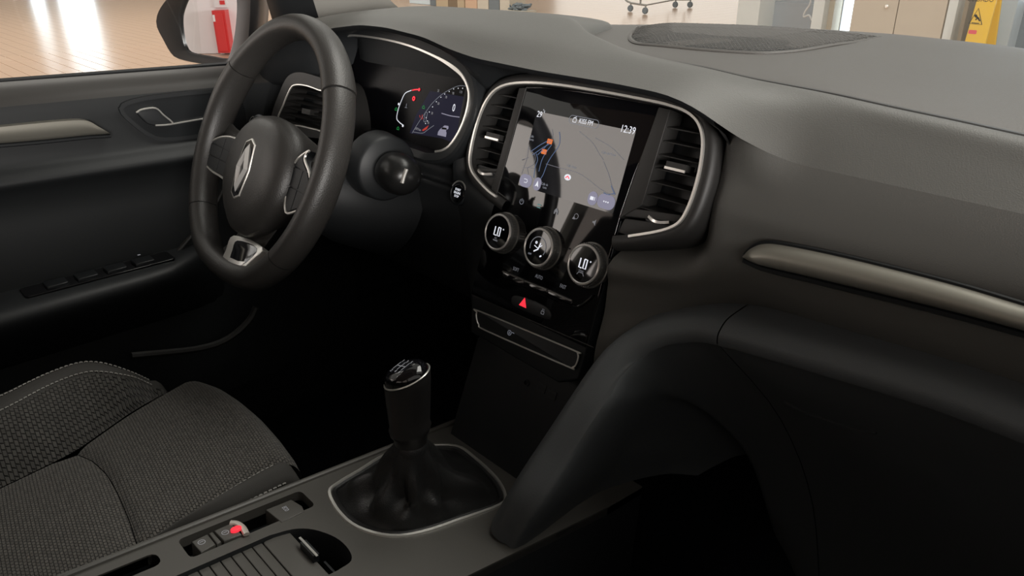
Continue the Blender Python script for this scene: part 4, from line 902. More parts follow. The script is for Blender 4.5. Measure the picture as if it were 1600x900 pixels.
# brake and drive switches
MB().plate(K, rrect(ex0-0.001, ey0+0.209, ex1+0.001, ey1+0.211, 0.006, 3), -0.035, -0.028).build('switch_well', M_blk, con)
def sw_key(name, pts, h, m=M_cons, dep=0.02, bev=0.0015, lab=None): return MB().plate(K, K.ls(pts, h), h-dep, h, bev).build(name, m, con, label=lab)
e1 = sw_key('eco_key', [(415, 796), (455, 780), (472, 790), (476, 799), (440, 816)], 0.001)
a, b = K.l(446, 795, 0.0012); text('key_lettering', 'ECO', K, a, b, 0.0075, 0.0012, M_icon, e1, sx=0.6)
s1 = sw_key('hold_key', [(299, 846), (324, 834), (337, 850), (314, 863)], 0.001); s2 = sw_key('hold_key_edge', [(326, 833), (332, 830), (346, 846), (339, 850)], 0.001)
s3 = sw_key('parking_brake_lever', [(334, 829), (361, 817), (378, 835), (350, 845)], 0.003)
for par, u, v, hgt in ((s1, 315, 847, 0.0012), (s3, 352, 832, 0.0032)):
    a, b = K.l(u, v, hgt); mm = MB(); mm.stroke(K, circ(a, b, 0.0036, 14), 0.0007, hgt, 0.0001, True); mm.stroke(K, [(a-0.0005, b-0.002), (a-0.0005, b+0.002)], 0.0008, hgt, 0.0001); mm.build('brake_symbol', M_icon, par)
rim = catmull([at(u, v, K.n, K.w(0, 0, 0.003)) for u, v in ((360, 817), (370, 818), (379, 824), (385, 835))], 4)
ledm = mat('pale_lever_edge', (0.55, 0.50, 0.45), 0.35, 0.3)
MB().tube(rim, 0.0036, K.n, seg=8, rb=0.0022).build('lever_edge', ledm, s3)
a, b = K.l(369, 828, 0.0035); MB().plate(K, [(a+q[0]*0.9, b+q[1]) for q in circ(0, 0, 0.0044, 16, 0.006)], 0.003, 0.0062, 0.001).build('brake_light', M_red, s3, label='small glowing red brake light')
MB().plate(K, offset2(slot, -0.002), -0.05, -0.045).build('slot_floor', M_blk, con)
MB().grid([[K.w(x, y, h) for x, y in slot] for h in (-0.002, -0.05)], closed_u=True).build('slot_wall', M_blk, con)
# cup tray with roller shutter
MB().grid([[K.w(x, y, h) for x, y in offset2(cup, d)] for d, h in ((0.0, 0), (0.001, -0.006), (0.001, -0.05))], closed_u=True).build('tray_wall', M_dark, con)
MB().plate(K, cup, -0.055, -0.05).build('tray_floor', M_blk, con)
y = -0.378
shx0, shx1 = -0.055, 0.035
lead = MB().plate(K, rrect(shx0, y-0.030+0.21, shx1, y+0.21, 0.003, 2), -0.010, -0.004, 0.001).build('shutter_front', M_cons, con)
hx, hy = K.l(484, 862, 0.0)
hd = MB().box(K.w(hx, hy, 0.000), K.x*0.014, K.y*0.0035, K.n*0.005).build('shutter_handle', M_blk, lead)
hA, hB = K.l(467, 841, 0.005), K.l(497, 869, 0.005)
MB().stroke(K, [((hA[0]), (hA[1]+hB[1])/2+0.0), ((hB[0]), (hA[1]+hB[1])/2)], 0.0026, 0.0052, 0.0008).build('bright_bar', M_chrome, hd)
yy = y-0.031; k = 0
while yy > -0.62:
    MB().plate(K, rrect(shx0, yy-0.0105+0.21, shx1, yy+0.21, 0.0008, 1), -0.009, -0.0045, 0.0008).build('shutter_slat', M_cons, con); yy -= 0.0115
cb = MB()
for dy in (0.010, 0.018): cb.box(K.w(0.012, y+dy+0.21, -0.035), K.x*0.022, K.y*0.0012, K.n*0.010)
cb.build('cup_ribs', M_dark, con)

# ------------------------------------------------------------------ driver seat
seat = thing('driver_seat', 'driver seat with woven grey fabric cushion and smooth stitched side bolsters', 'car seat', (-0.35, -0.55, -0.62))
SZ = -0.34
Lx = [(p.y, p.x) for p in [atZ(u, v, SZ) for u, v in ((0, 790), (0, 755), (115, 700), (200, 640), (270, 600), (300, 583))]]
Rx_ = [(p.y, p.x) for p in [atZ(u, v, SZ) for u, v in ((180, 870), (215, 850), (240, 838), (290, 805), (330, 778), (390, 741), (440, 714), (455, 712))]]
Lx = sorted([(-1.0, Lx[0][1]-0.0)]+Lx[1:]); Rx_ = sorted([(-1.0, Rx_[0][1])]+Rx_)
FY = -0.355
def lx(y): return slerp_tab(Lx, y)
def rx(y): return slerp_tab(Rx_, y)
Cpx = [(u, v) for u, v in ((0, 618), (60, 588), (120, 565), (170, 558), (215, 561), (240, 572), (258, 590), (265, 600))]
def crest(dv, z): return [atZ(u, v+dv, z) for u, v in Cpx]
def front(u):                                    # rounded front roll: u in 0..1 -> (dy, dz)
    a = u*pi/2*1.15; return (0.030*sin(a), -0.030*(1-cos(a)))
def cushion_pt(x, y, s):                         # s across 0..1 between seams
    z = SZ+0.010*sin(pi*s)-0.003
    return V3((x, y, z))
rows_front, rows_rear = [], []
NX = 26
seamR = [atZ(u, v, SZ) for u, v in ((115, 700), (145, 718), (170, 745), (190, 780), (205, 815), (215, 850))]
def ysplit(s): return lerp([(i/5, p.y) for i, p in enumerate(seamR)], s)
def groove(s, w=0.04): return 0.006*(max(0, 1-s/w)+max(0, 1-(1-s)/w))
FRL = [atZ(u, v, SZ) for u, v in ((305, 580), (330, 588), (365, 615), (400, 645), (430, 675), (455, 705))]
def yfront(s): return lerp([(i/5, p.y) for i, p in enumerate(FRL)], s)
def xat(y, s): return lx(y)+(rx(y)-lx(y))*s
FX = [(i/5, p.x) for i, p in enumerate(FRL)]
def patch(y_a, y_b, roll, nrow):
    rows = []
    for k in range(nrow+1):
        t = k/nrow; row = []
        for i in range(NX+1):
            s = i/NX; y = y_a(s)+(y_b(s)-y_a(s))*t
            x = xat(y, s)
            e = 0.006*(max(0, 1-t/0.06)+(0 if roll else max(0, 1-(1-t)/0.06)))
            p = cushion_pt(x, y, s); p.z -= groove(s)+e
            row.append(p)
        rows.append(row)
    if roll:
        base = rows[-1]
        for k in range(1, 9):
            dy, dz = front(k/8); rows.append([p+V3((0, dy, dz)) for p in base])
        rows.append([p+V3((0, 0.03, -0.22)) for p in base])
    return rows
MB().grid(patch(lambda s: ysplit(s), lambda s: yfront(s)-0.024, True, 22)).build('cushion_front', M_fab, seat, ang=70)
MB().grid(patch(lambda s: -0.95, lambda s: ysplit(s)-0.001, False, 30)).build('cushion_rear', M_fab, seat, ang=70)
# left bolster
cz = -0.285
cr_ = sorted([(p.y, p.x) for p in crest(0, cz)]); cr2 = sorted([(p.y, p.x) for p in [atZ(u, v, cz-0.004) for u, v in ((0, 650), (40, 628), (80, 606), (130, 587), (170, 580), (210, 576), (235, 584), (252, 598))]])
def cx1(y): return slerp_tab(cr_, y)
def cx2(y): return max(slerp_tab(cr2, y), cx1(y)+0.012)
ys = [-0.95+0.016*k for k in range(36)]; ys = [y for y in ys if y < -0.385]+[-0.385]
def bz(y): return cz-0.055*max(0, (y+0.47)/0.085)**2.2 if y > -0.47 else cz
inn, outr, stl = [], [], []
for y in ys:
    f = max(0, (y+0.46)/0.075); f = min(1, f)
    a, b, c = cx1(y), cx2(y), lx(y)
    if b > c-0.02: b = c-0.02
    if a > b-0.012: a = b-0.012
    z = bz(y)
    inn.append(catmull([V3((b, y, z-0.003)), V3((b+(c-b)*0.35, y, z-0.016)), V3((b+(c-b)*0.75, y, z-0.040+0.018*f)), V3((c, y, SZ-0.006))], 5))
    outr.append(catmull([V3((b, y, z-0.003)), V3((b-0.012, y, z+0.004)), V3((a, y, z)), V3((a-0.025, y, z-0.022)), V3((a-0.045, y, z-0.09)), V3((a-0.045, y, z-0.25))], 5))
def endcap(rows):
    r = rows[-1]; out = list(rows)
    for k in range(1, 6):
        d, z = front(k/5); out.append([p+V3((0, d*0.7, z*0.8-0.03*(k/5)**2)) for p in r])
    out.append([V3((p.x, p.y+0.03, SZ-0.2)) for p in r]); return out
MB().grid(endcap(inn)).build('left_bolster_fabric', M_fab2, seat, ang=70)
MB().grid(endcap(outr)).build('left_bolster', M_side, seat, ang=70)
def stitches(path, name, par, d=0.0060, r=0.0009):
    P = catmull(path, 4); L = [0]
    for a, b in zip(P, P[1:]): L.append(L[-1]+(b-a).length)
    mb = MB(); s = 0
    def pos(t):
        for i in range(len(L)-1):
            if L[i+1] >= t: return P[i].lerp(P[i+1], (t-L[i])/((L[i+1]-L[i]) or 1))
        return P[-1]
    while s+d*0.65 < L[-1]:
        mb.tube([pos(s), pos(s+d*0.3)+V3((0, 0, r*0.8)), pos(s+d*0.65)], r, (0, 0, 1), seg=5); s += d
    return mb.build(name, M_stitch, par, kind='stuff')
stitches([r[0]+V3((-0.003, 0, 0.003)) for r in outr], 'stitching', seat)
stitches([r[8]+V3((0.0, 0, 0.0012)) for r in outr], 'stitching', seat)
# right bolster
rb = []
for y in [-0.95+0.0153*k for k in range(44)]:
    if y > -0.334: break
    c = rx(y); z = SZ-0.004
    k_ = 1-0.55*max(0, min(1, (y+0.60)/0.2)) if False else 1
    wdt = lerp([(-0.6, 0.004), (-0.5, 0.010), (-0.42, 0.038), (-0.36, 0.052), (-0.33, 0.046)], y); wdt = max(0.004, min(wdt, -0.131-c))
    rb.append(catmull([V3((c, y, SZ-0.008)), V3((c+wdt*0.25, y, z+0.004)), V3((c+wdt*0.7, y, z-0.002)), V3((c+wdt, y, z-0.02)), V3((c+wdt+0.002, y, z-0.08)), V3((c+wdt, y, z-0.22))], 5))
MB().grid(endcap(rb)).build('right_bolster', M_side, seat, ang=70)
stitches([r[2]+V3((0, 0, 0.001)) for r in rb], 'stitching', seat)
stitches([r[14]+V3((0.001, 0, 0.001)) for r in rb], 'stitching', seat)
# seat back and headrest (behind the frame edge)
bk = []
for k in range(14):
    t = k/13; y = -0.88-0.22*t; z = -0.36+0.62*t; wv = lerp([(0, 0.23), (0.5, 0.25), (0.85, 0.22), (1, 0.14)], t); th = 0.06
    bk.append([V3((-0.36+wv*cos(a), y+th*sin(a)*(1 if sin(a) < 0 else 1), z)) for a in [2*pi*j/24 for j in range(24)]])
MB().grid(bk, closed_u=True, cap=True).build('backrest', M_fab2, seat, ang=70)
hr = []
for k in range(9):
    t = k/8; r = sin(pi*(0.12+0.76*t)); hr.append([V3((-0.36+0.13*r*cos(a), -1.12+0.05*r*sin(a), 0.28+0.19*t)) for a in [2*pi*j/20 for j in range(20)]])
MB().grid(hr, closed_u=True, cap=True).build('headrest', M_fab2, seat, ang=70)
ps = MB()
for dx in (-0.05, 0.05): ps.tube([V3((-0.36+dx, -1.11, 0.22)), V3((-0.36+dx, -1.12, 0.33))], 0.006, (0, 1, 0))
ps.build('headrest_posts', M_dchrome, seat)

# ------------------------------------------------------------------ driver door
M_door_lit = mat('door_plastic_lit', (0.034, 0.031, 0.028), 0.5, bump=('noise', 900, 0.2, 0.0004)); M_door_shaded = mat('door_plastic_shaded', (0.011, 0.0125, 0.0135), 0.55, bump=('noise', 900, 0.2, 0.0004))  # one door plastic: paler at the sill, shade below it put into the colour
door = thing('driver_door', 'closed driver door with dark inner panel, silver pull strip and window switches', 'car door', (-0.70, -0.5, -0.60))
def sl(y): return -0.034*(y+0.26)
prof = [(-0.755, 0.035, 0.1), (-0.735, 0.046, 1), (-0.700, 0.047, 1), (-0.678, 0.038, 1), (-0.667, 0.022, 1), (-0.664, 0.002, 1), (-0.664, -0.020, 1), (-0.662, -0.055, 1), (-0.650, -0.070, 1), (-0.644, -0.082, 1), (-0.655, -0.100, 1), (-0.662, -0.130, 1), (-0.660, -0.185, 0.3), (-0.655, -0.40, 0.2), (-0.65, -0.52, 0)]
rows = []
for i in range(46):
    y = -1.25+1.33*i/45
    rows.append(catmull([V3((x, y, z+sl(y)*k)) for x, z, k in prof], 4))
MB().grid([r[:17] for r in rows]).build('window_sill', M_door_lit, door, ang=60)
MB().grid([r[16:] for r in rows]).build('inner_panel', M_door_shaded, door, ang=60)
# silver strip
te = catmull([atX(u, v, -0.655) for u, v in ((-60, 203), (0, 197), (60, 191), (110, 187), (135, 188), (152, 197), (171, 208))], 5)
be = catmull([atX(u, v, -0.655) for u, v in ((-60, 228), (0, 224), (60, 219), (110, 214), (140, 211), (158, 210), (172, 209))], 5)
te = [V3((-0.655, -1.15, 0.012))]+te; be = [V3((-0.655, -1.15, -0.018))]+be
rows = [[a+V3((-0.010, 0, 0))]+[a.lerp(b, k/6)+V3((0.004*sin(pi*k/6)*min(1, (a-b).length/0.015)+0.008*(1-k/6), 0, 0)) for k in range(7)]+[b+V3((-0.010, 0, 0))] for a, b in zip(te, be)]
MB().grid(rows).build('pull_strip', M_satin, door, label='silver-grey trim strip', ang=60)
MB().tube([p+V3((0.0, 0, -0.003)) for p in be], 0.003, (1, 0, 0), seg=6).build('strip_groove', M_blk, door)
# handle recess
DP = Pl((-0.662, -0.2, -0.02), (0, 1, 0), (0, 0, 1)); 
if DP.n.x < 0: DP = Pl((-0.662, -0.2, -0.02), (0, 1, 0), (0, 0, 1))
rec = ccw(c2(DP.ls([(192, 170), (215, 159), (260, 152), (320, 146), (370, 145), (380, 200), (330, 207), (260, 214), (235, 208), (212, 192)]), 4))
hr_ = MB().ringplate(DP, offset2(rec, -0.006), rec, -0.002, 0.004).build('handle_recess', M_dark, door)
MB().plate(DP, rec, 0.0005, 0.002).build('recess_floor', M_blk, door)
hl1 = DP.ls([(213, 175), (222, 170), (243, 168), (255, 178), (270, 192), (262, 196), (245, 196), (232, 194), (222, 186)], 0.006)
hnd = MB().plate(DP, ccw(c2(hl1, 3)), 0.003, 0.009, 0.002).build('release_handle', M_dark, door, label='door release with bright edges')
MB().tube(catmull([DP.w(*DP.l(u, v, 0.0095), 0.0095) for u, v in ((213, 176), (222, 171), (243, 169), (256, 180), (270, 192), (262, 195), (243, 196))], 4), 0.0014, DP.n, seg=6).build('bright_edge', M_chrome, hnd)
MB().tube(catmull([DP.w(*DP.l(u, v, 0.007), 0.007) for u, v in ((243, 196), (262, 195), (285, 191), (315, 186), (360, 178))], 4), 0.0014, DP.n, seg=6).build('bright_lip', M_chrome, hnd)
# armrest with window switches
arz = -0.232
rows = []
for i in range(31):
    y = -1.2+1.02*i/30; f = min(1, max(0, (-0.19-y)/0.10)); f = f**0.6; w_ = 0.065*f
    zz = arz+0.018*0
    rows.append(catmull([V3((-0.664, y, zz+0.004)), V3((-0.658, y, zz+0.001)), V3((-0.655+w_*0.6, y, zz)), V3((-0.655+w_, y, zz-0.008)), V3((-0.655+w_*1.02, y, zz-0.03)), V3((-0.655+w_*0.6, y, zz-0.07)), V3((-0.66, y, zz-0.12))], 4))
arm = MB().grid(rows).build('armrest', M_dark, door, ang=60)
AP = Pl((-0.63, -0.35, arz+0.0015), (1, 0, 0), (0, 1, 0))
swp = MB().plate(AP, rrect(-0.024, -0.13, 0.018, 0.085, 0.006, 3), -0.01, 0.001, 0.0008).build('switch_panel', M_gloss, door)
for k in range(4): MB().plate(AP, rrect(-0.017, -0.10+0.042*k, 0.010, -0.070+0.042*k, 0.003, 2), 0, 0.005, 0.0015).build('window_switch', M_blk, swp)
ic = MB()
for u, v in ((57, 422), (83, 412), (88, 419), (128, 405), (133, 412), (168, 396), (169, 401), (175, 404), (189, 395), (184, 398), (199, 396), (194, 399), (211, 391), (217, 398)):
    a, b = AP.l(u, v, 0.006); ic.plate(AP, rrect(a-0.0016, b-0.0022, a+0.0016, b+0.0022, 0.0006, 2), 0.0055, 0.006)
ic.build('switch_symbols', M_icon, swp)
# outer skin and window glass
skn = []
for i in range(20):
    y = -1.25+1.45*i/19
    skn.append([V3((-0.755, y, 0.03+sl(y))), V3((-0.79, y, 0.0)), V3((-0.86, y, -0.15)), V3((-0.87, y, -0.35)), V3((-0.83, y, -0.6))])
M_paint = mat('car_paint', (0.35, 0.34, 0.33), 0.25, 0.2, coat=0.6)
MB().grid([catmull(r, 4) for r in skn]).build('outer_skin', M_paint, door, ang=60)
MB().tube([V3((-0.742, y, 0.046+sl(y))) for y in (-1.25, -0.8, -0.4, 0.0, 0.08)], 0.005, (1, 0, 0), seg=6).build('window_seal', M_blk, door)

def glass_mat(name, tint, refl):
    m = bpy.data.materials.new(name); m.use_nodes = True; nt = m.node_tree; nt.nodes.clear()
    out = nt.nodes.new('ShaderNodeOutputMaterial'); mx = nt.nodes.new('ShaderNodeMixShader'); tr = nt.nodes.new('ShaderNodeBsdfTransparent'); gl = nt.nodes.new('ShaderNodeBsdfGlossy')
    tr.inputs[0].default_value = (*tint, 1); gl.inputs['Roughness'].default_value = 0.02; gl.inputs['Color'].default_value = (1, 1, 1, 1)
    lw = nt.nodes.new('ShaderNodeLayerWeight'); lw.inputs[0].default_value = 0.5
    pw = nt.nodes.new('ShaderNodeMath'); pw.operation = 'POWER'; pw.inputs[1].default_value = 5
    ma = nt.nodes.new('ShaderNodeMath'); ma.operation = 'MULTIPLY_ADD'; ma.inputs[1].default_value = 0.9*refl; ma.inputs[2].default_value = 0.05*refl
    nt.links.new(lw.outputs['Facing'], pw.inputs[0]); nt.links.new(pw.outputs[0], ma.inputs[0]); nt.links.new(ma.outputs[0], mx.inputs[0]); nt.links.new(tr.outputs[0], mx.inputs[1]); nt.links.new(gl.outputs[0], mx.inputs[2]); nt.links.new(mx.outputs[0], out.inputs[0]); return m
M_win = glass_mat('window_glass', (0.95, 0.96, 0.95), 0.8)
def quad(pts): return MB().add([V3(p) for p in pts], [tuple(range(len(pts)))])
gsd = MB().grid([[V3((-0.742, y, 0.03+sl(y))), V3((-0.70, y, 0.22)), V3((-0.60, y, 0.44))] for y in (-0.95, -0.7, -0.4, -0.12)])
gsd.build('window_pane', M_win, door)

# ------------------------------------------------------------------ car body shell (roof, pillars, windscreen)
body = thing('car_body', 'pale grey car body shell with roof, windscreen pillars and sills round the cabin', 'car', (0, -0.6, -0.85))
def wsy(x, t):    # windscreen surface, t 0 base .. 1 header
    yb = 0.70-0.52*(x/0.72)**2; zb = 0.055
    yh = -0.28-0.10*(x/0.6)**2; zh = 0.46-0.03*(x/0.6)**2
    xx = x*(1-0.20*t); return V3((xx, yb+(yh-yb)*t, zb+(zh-zb)*t+0.045*sin(pi*t)))
ws = [[wsy(-0.66+1.32*i/16, j/8) for i in range(17)] for j in range(9)]
M_ws = glass_mat('windscreen_glass', (0.90, 0.92, 0.91), 0.8)
MB().grid(ws).build('windscreen', M_ws, body, ang=70)
M_head = mat('headliner', (0.33, 0.31, 0.29), 0.9)
M_pil = mat('pillar_trim', (0.36, 0.35, 0.32), 0.7, bump=('noise', 500, 0.2, 0.0005))
rf = []
for j in range(10):
    y = -0.22-2.0*j/9; rf.append([V3((0.60*s, y+0.10*(1-abs(s))*(1 if j == 0 else 0), 0.50-0.05*abs(s)**2.5)) for s in [(-1+2*i/14) for i in range(15)]])
rb_ = [[p+V3((0, 0, 0.03)) for p in r] for r in rf]
MB().grid(rf).build('headliner', M_head, body, ang=70); MB().grid(rb_).build('roof_skin', M_paint, body, ang=70)
MB().tube([wsy(s, 1.0)+V3((0, -0.01, 0.0)) for s in (-0.7, -0.4, 0, 0.4, 0.7)], 0.035, (0, 0, 1), seg=8).build('header_rail', M_head, body)
for s in (-1, 1):
    # A pillar: broad trimmed post, its base ending at the dash
    pa, pbk = [], []
    for k in range(9):
        t = k/8; o = wsy(s*0.665, t); i_ = V3((s*(0.735-0.14*t), lerp([(0, 0.08), (0.12, 0.035), (0.25, 0.010), (1, -0.42)], t), lerp([(0, 0.02), (0.12, 0.09), (0.25, 0.155), (1, 0.45)], t)))
        m_ = wsy(s*0.625, t)-V3((0, 0.012, 0.004)); n_ = i_+V3((-s*0.03, 0.05, 0.0))
        pa.append(catmull([o, m_, m_.lerp(n_, 0.5)+V3((-s*0.006, 0, 0)), n_], 3))
        pbk.append(catmull([n_, i_, i_+V3((s*0.03, 0.0, 0)), o+V3((s*0.05, 0, 0)), o], 3))
    MB().grid(pa).build('windscreen_pillar', M_pil, body, ang=60)
    MB().grid(pbk).build('pillar_seal', M_dark, body, ang=60)
    MB().tube([V3((s*0.70, -0.98, 0.03)), V3((s*0.66, -1.02, 0.25)), V3((s*0.58, -1.05, 0.47))], 0.055, (0, 1, 0), seg=8).build('centre_pillar', M_pil, body)
    MB().tube([V3((s*0.70, -1.85, 0.05)), V3((s*0.64, -2.0, 0.25)), V3((s*0.56, -2.15, 0.47))], 0.12, (0, 1, 0), seg=8).build('rear_pillar', M_pil, body)
    MB().tube([V3((s*0.60, -0.30, 0.46)), V3((s*0.60, -1.0, 0.475)), V3((s*0.58, -2.2, 0.45))], 0.03, (1, 0, 0), seg=8).build('roof_rail', M_pil, body)
    MB().abox(min(s*0.66, s*0.80), max(s*0.66, s*0.80), -2.2, 0.5, -0.64, -0.44).build('sill', M_dark, body)
    MB().abox(min(s*0.69, s*0.78), max(s*0.69, s*0.78), 0.03, 0.47, -0.64, 0.03).build('kick_panel', M_dark, body)
MB().abox(0.72, 0.80, -1.1, 0.45, -0.5, 0.03).build('passenger_side_wall', M_dark, body)
for s in (-1, 1): MB().abox(min(s*0.72, s*0.80), max(s*0.72, s*0.80), -2.2, -1.25 if s < 0 else -1.1, -0.5, 0.03).build('rear_side_wall', M_dark, body)
MB().abox(-0.72, 0.72, -2.3, -2.2, -0.6, 0.12).build('tailgate', M_dark, body)
MB().abox(-0.68, 0.72, -2.2, 0.45, -0.66, -0.62).build('cabin_carpet', M_carpet, body)
MB().abox(-0.62, 0.62, -1.75, -1.25, -0.62, -0.36).build('rear_bench', M_fab2, body)
MB().abox(-0.62, 0.62, -1.95, -1.75, -0.62, 0.10).build('rear_backrest', M_fab2, body)
MB().abox(0.14, 0.66, -1.10, -0.97, -0.55, -0.02).build('front_passenger_backrest', M_fab2, body)
MB().abox(0.14, 0.66, -1.0, -0.42, -0.62, -0.44).build('front_passenger_cushion', M_fab2, body)
# kick trim line at the driver's door sill
MB().tube(catmull([atX(u, v, -0.60) for u, v in ((205, 556), (260, 551), (310, 545), (345, 535), (372, 518), (392, 497), (400, 480))], 4), 0.006, (1, 0, 0), seg=8).build('sill_edge', M_soft, body)
MB().tube(catmull([atX(u, v, -0.650) for u, v in ((352, 290), (330, 330), (285, 385), (245, 430), (225, 462))], 4), 0.004, (1, 0, 0), seg=8).build('door_opening_seal', M_soft, body)
# bonnet
MB().grid([[V3((x, y, z-0.12*(x/0.8)**2)) for x in [(-0.8+1.6*i/10) for i in range(11)]] for y, z in ((0.60, -0.02), (0.9, -0.05), (1.3, -0.12), (1.6, -0.22), (1.68, -0.4), (1.68, -0.75))]).build('bonnet', M_paint, body, ang=70)

# ------------------------------------------------------------------ door mirror
mr = thing('door_mirror', 'black door mirror outside the driver window reflecting a white wall and red panel', 'wing mirror', (-0.88, 0.0, 0.02))
mn = V3((0.42, -0.90, 0.03)).normalized()
MP = Pl((-0.92, -0.03, 0.085), V3((0.90, 0.42, 0.0)), V3((0, 0, 1)))
MP = Pl(MP.o, mn.cross(V3((0, 0, 1)))*-1, (0, 0, 1))
if MP.n.dot(mn) < 0: MP = Pl(MP.o, -MP.x, (0, 0, 1))
def mpl(px, h=0): return MP.ls(px, h)
ho = mpl([(300, -42), (272, -14), (250, 14), (245, 38), (256, 62), (270, 86), (285, 94), (320, 101), (348, 104), (375, 102), (388, 90), (394, 50), (396, -10), (385, -45), (340, -52)]); ho = ccw(c2(ho, 4))
gl_ = mpl([(312, -30), (295, -8), (284, 18), (282, 36), (285, 60), (291, 78), (302, 84), (325, 88), (350, 92), (358, 88), (367, 50), (370, 0), (362, -30), (340, -36)]); gl_ = ccw(c2(gl_, 4))
cx_, cy_ = sum(p[0] for p in gl_)/len(gl_), sum(p[1] for p in gl_)/len(gl_)
hp_, gp_ = polar(ho, cx_, cy_), polar(gl_, cx_, cy_)
rr_ = [[MP.w(cx_+(x-cx_)*f, cy_+(y-cy_)*f, h) for x, y in hp_] for f, h in ((0.6, -0.085), (0.88, -0.06), (1.0, -0.02), (1.0, 0.0), (0.97, 0.005))]
rr_ += [[MP.w(cx_+(x-cx_)*f, cy_+(y-cy_)*f, h) for x, y in gp_] for f, h in ((1.06, 0.003), (1.0, 0.0), (1.0, -0.008))]
MB().grid(rr_, closed_u=True, cap=True).build('mirror_housing', mat('mirror_shell', (0.018, 0.017, 0.017), 0.3), mr, ang=50)
M_mir = mat('mirror_glass', (0.86, 0.86, 0.88), 0.01, 1.0)
MB().plate(MP, offset2(gl_, 0.0005), -0.006, -0.004).build('mirror_glass', M_mir, mr)
MB().tube([V3((-0.85, 0.02, 0.03)), V3((-0.80, 0.03, 0.035)), V3((-0.745, 0.03, 0.045))], 0.02, (0, 1, 0), seg=10).build('mirror_arm', M_blk, mr)

# ------------------------------------------------------------------ things standing in the showroom ahead of the car
def cmat(name, col, rough=0.6): return MATS.get(name) or mat(name, col, rough, var=0.04)
def px_x(u, v, Y): return atY(u, v, Y).x
def standing(name, label, cat, u0, u1, Y, z1, depth, m, v=10, z0=-GZ, group=None):
    xa, xb = px_x(u0, v, Y), px_x(u1, v, Y)
    t = thing(name, label, cat, ((xa+xb)/2, Y+depth/2, z0), group)
    return t, xa, xb
def cabinet(name, label, cat, u0, u1, Y, z1, depth, m, v=10, doors=1, knob=None):
    t, xa, xb = standing(name, label, cat, u0, u1, Y, z1, depth, m, v)
    MB().abox(xa, xb, Y+0.02, Y+depth, -GZ, z1).build('carcass', m, t)
    w_ = (xb-xa)/doors
    for k in range(doors):
        d = MB().abox(xa+w_*k+0.004, xa+w_*(k+1)-0.004, Y, Y+0.018, -GZ+0.06, z1-0.01).build('door', m, t)
        if knob: MB().lathe(Pl((px_x(knob[0], knob[1], Y), Y-0.001, atY(knob[0], knob[1], Y).z), (1, 0, 0), (0, 0, 1)), 0, 0, [(0.012, 0), (0.016, 0.012), (0.008, 0.02)], 16).build('knob', M_chrome, d) if k == 0 else None
    return t
M_beige = cmat('beige_laminate', (0.50, 0.44, 0.36)); M_tan = cmat('tan_cardboard', (0.50, 0.40, 0.27), 0.8); M_brown = cmat('brown_board', (0.22, 0.16, 0.10), 0.8)
M_slate = cmat('slate_board', (0.17, 0.20, 0.22)); M_cream = cmat('cream_board', (0.60, 0.55, 0.46)); M_bluew = cmat('blue_white_board', (0.66, 0.76, 0.82)); M_peach = cmat('peach_board', (0.62, 0.43, 0.30)); M_colw = cmat('column_paint', (0.62, 0.64, 0.62)); M_colb = cmat('blue_grey_column', (0.42, 0.48, 0.52))
M_yel = cmat('yellow_plastic', (0.72, 0.46, 0.05), 0.4); M_ink = cmat('black_print', (0.03, 0.03, 0.02)); M_tube = cmat('grey_tube', (0.30, 0.29, 0.27), 0.4); M_white = cmat('white_plastic', (0.75, 0.76, 0.75), 0.5)
def parcel(name, label, u0, u1, Y, z1, depth, m, cat='box', v=6):
    t, xa, xb = standing(name, label, cat, u0, u1, Y, z1, depth, m, v)
    MB().abox(xa, xb, Y, Y+depth, -GZ, z1).build('body', m, t)
    MB().abox(xa-0.004, xb+0.004, Y-0.004, Y+depth, z1-0.012, z1+0.004).build('lid', m, t)
    return t
parcel('display_board', 'pale blue board furthest left beyond the windscreen', 640, 672, 8.4, 0.2, 0.3, M_bluew, 'board')
parcel('storage_box', 'small dark box between the pale blue board and the tan carton', 672.5, 681, 8.3, -0.45, 0.3, M_slate)
parcel('carton', 'tan carton left of the brown panel beyond the windscreen', 681.5, 700, 8.2, 0.1, 0.3, M_tan)
parcel('brown_panel', 'dark brown upright panel between two tan cartons', 700.5, 714, 8.2, 0.15, 0.2, M_brown, 'panel')
parcel('carton', 'narrow tan carton right of the brown panel', 714.5, 725.5, 8.2, 0.1, 0.3, M_tan)
parcel('peach_screen', 'peach coloured screen beyond the windscreen', 727, 745, 8.1, 0.15, 0.1, M_peach, 'screen')
parcel('low_cabinet', 'low cream cabinet right of the peach screen with a dark tray over it', 746, 763, 8.1, -0.60, 0.4, M_cream, 'cabinet')
parcel('slate_cabinet', 'slate grey upright cabinet beyond the windscreen', 764, 780, 8.1, 0.1, 0.35, M_slate, 'cabinet')
parcel('cream_cabinet', 'tall cream cabinet right of the slate grey one', 781, 796, 8.1, 0.3, 0.35, M_cream, 'cabinet')
pl_ = thing('cable_pile', 'untidy pile of dark cable lying on the showroom floor', 'cable', atZ(812, 14, -0.80))
cbm = MB(); c0 = atY(812, 12, 8.0)
for k in range(14):
    P = [c0+V3((random.uniform(-0.17, 0.17), random.uniform(-0.1, 0.1), random.uniform(-0.03, 0.06))) for _ in range(5)]
    cbm.tube(catmull(P, 5), 0.012, (0, 0, 1), seg=6)
cbm.build('cable', M_slate, pl_, kind='stuff')
lowb = MB().abox(c0.x-0.22, c0.x+0.22, c0.y-0.15, c0.y+0.15, -GZ, c0.z-0.035); lowb.build('crate_under_cable', M_cream, pl_)
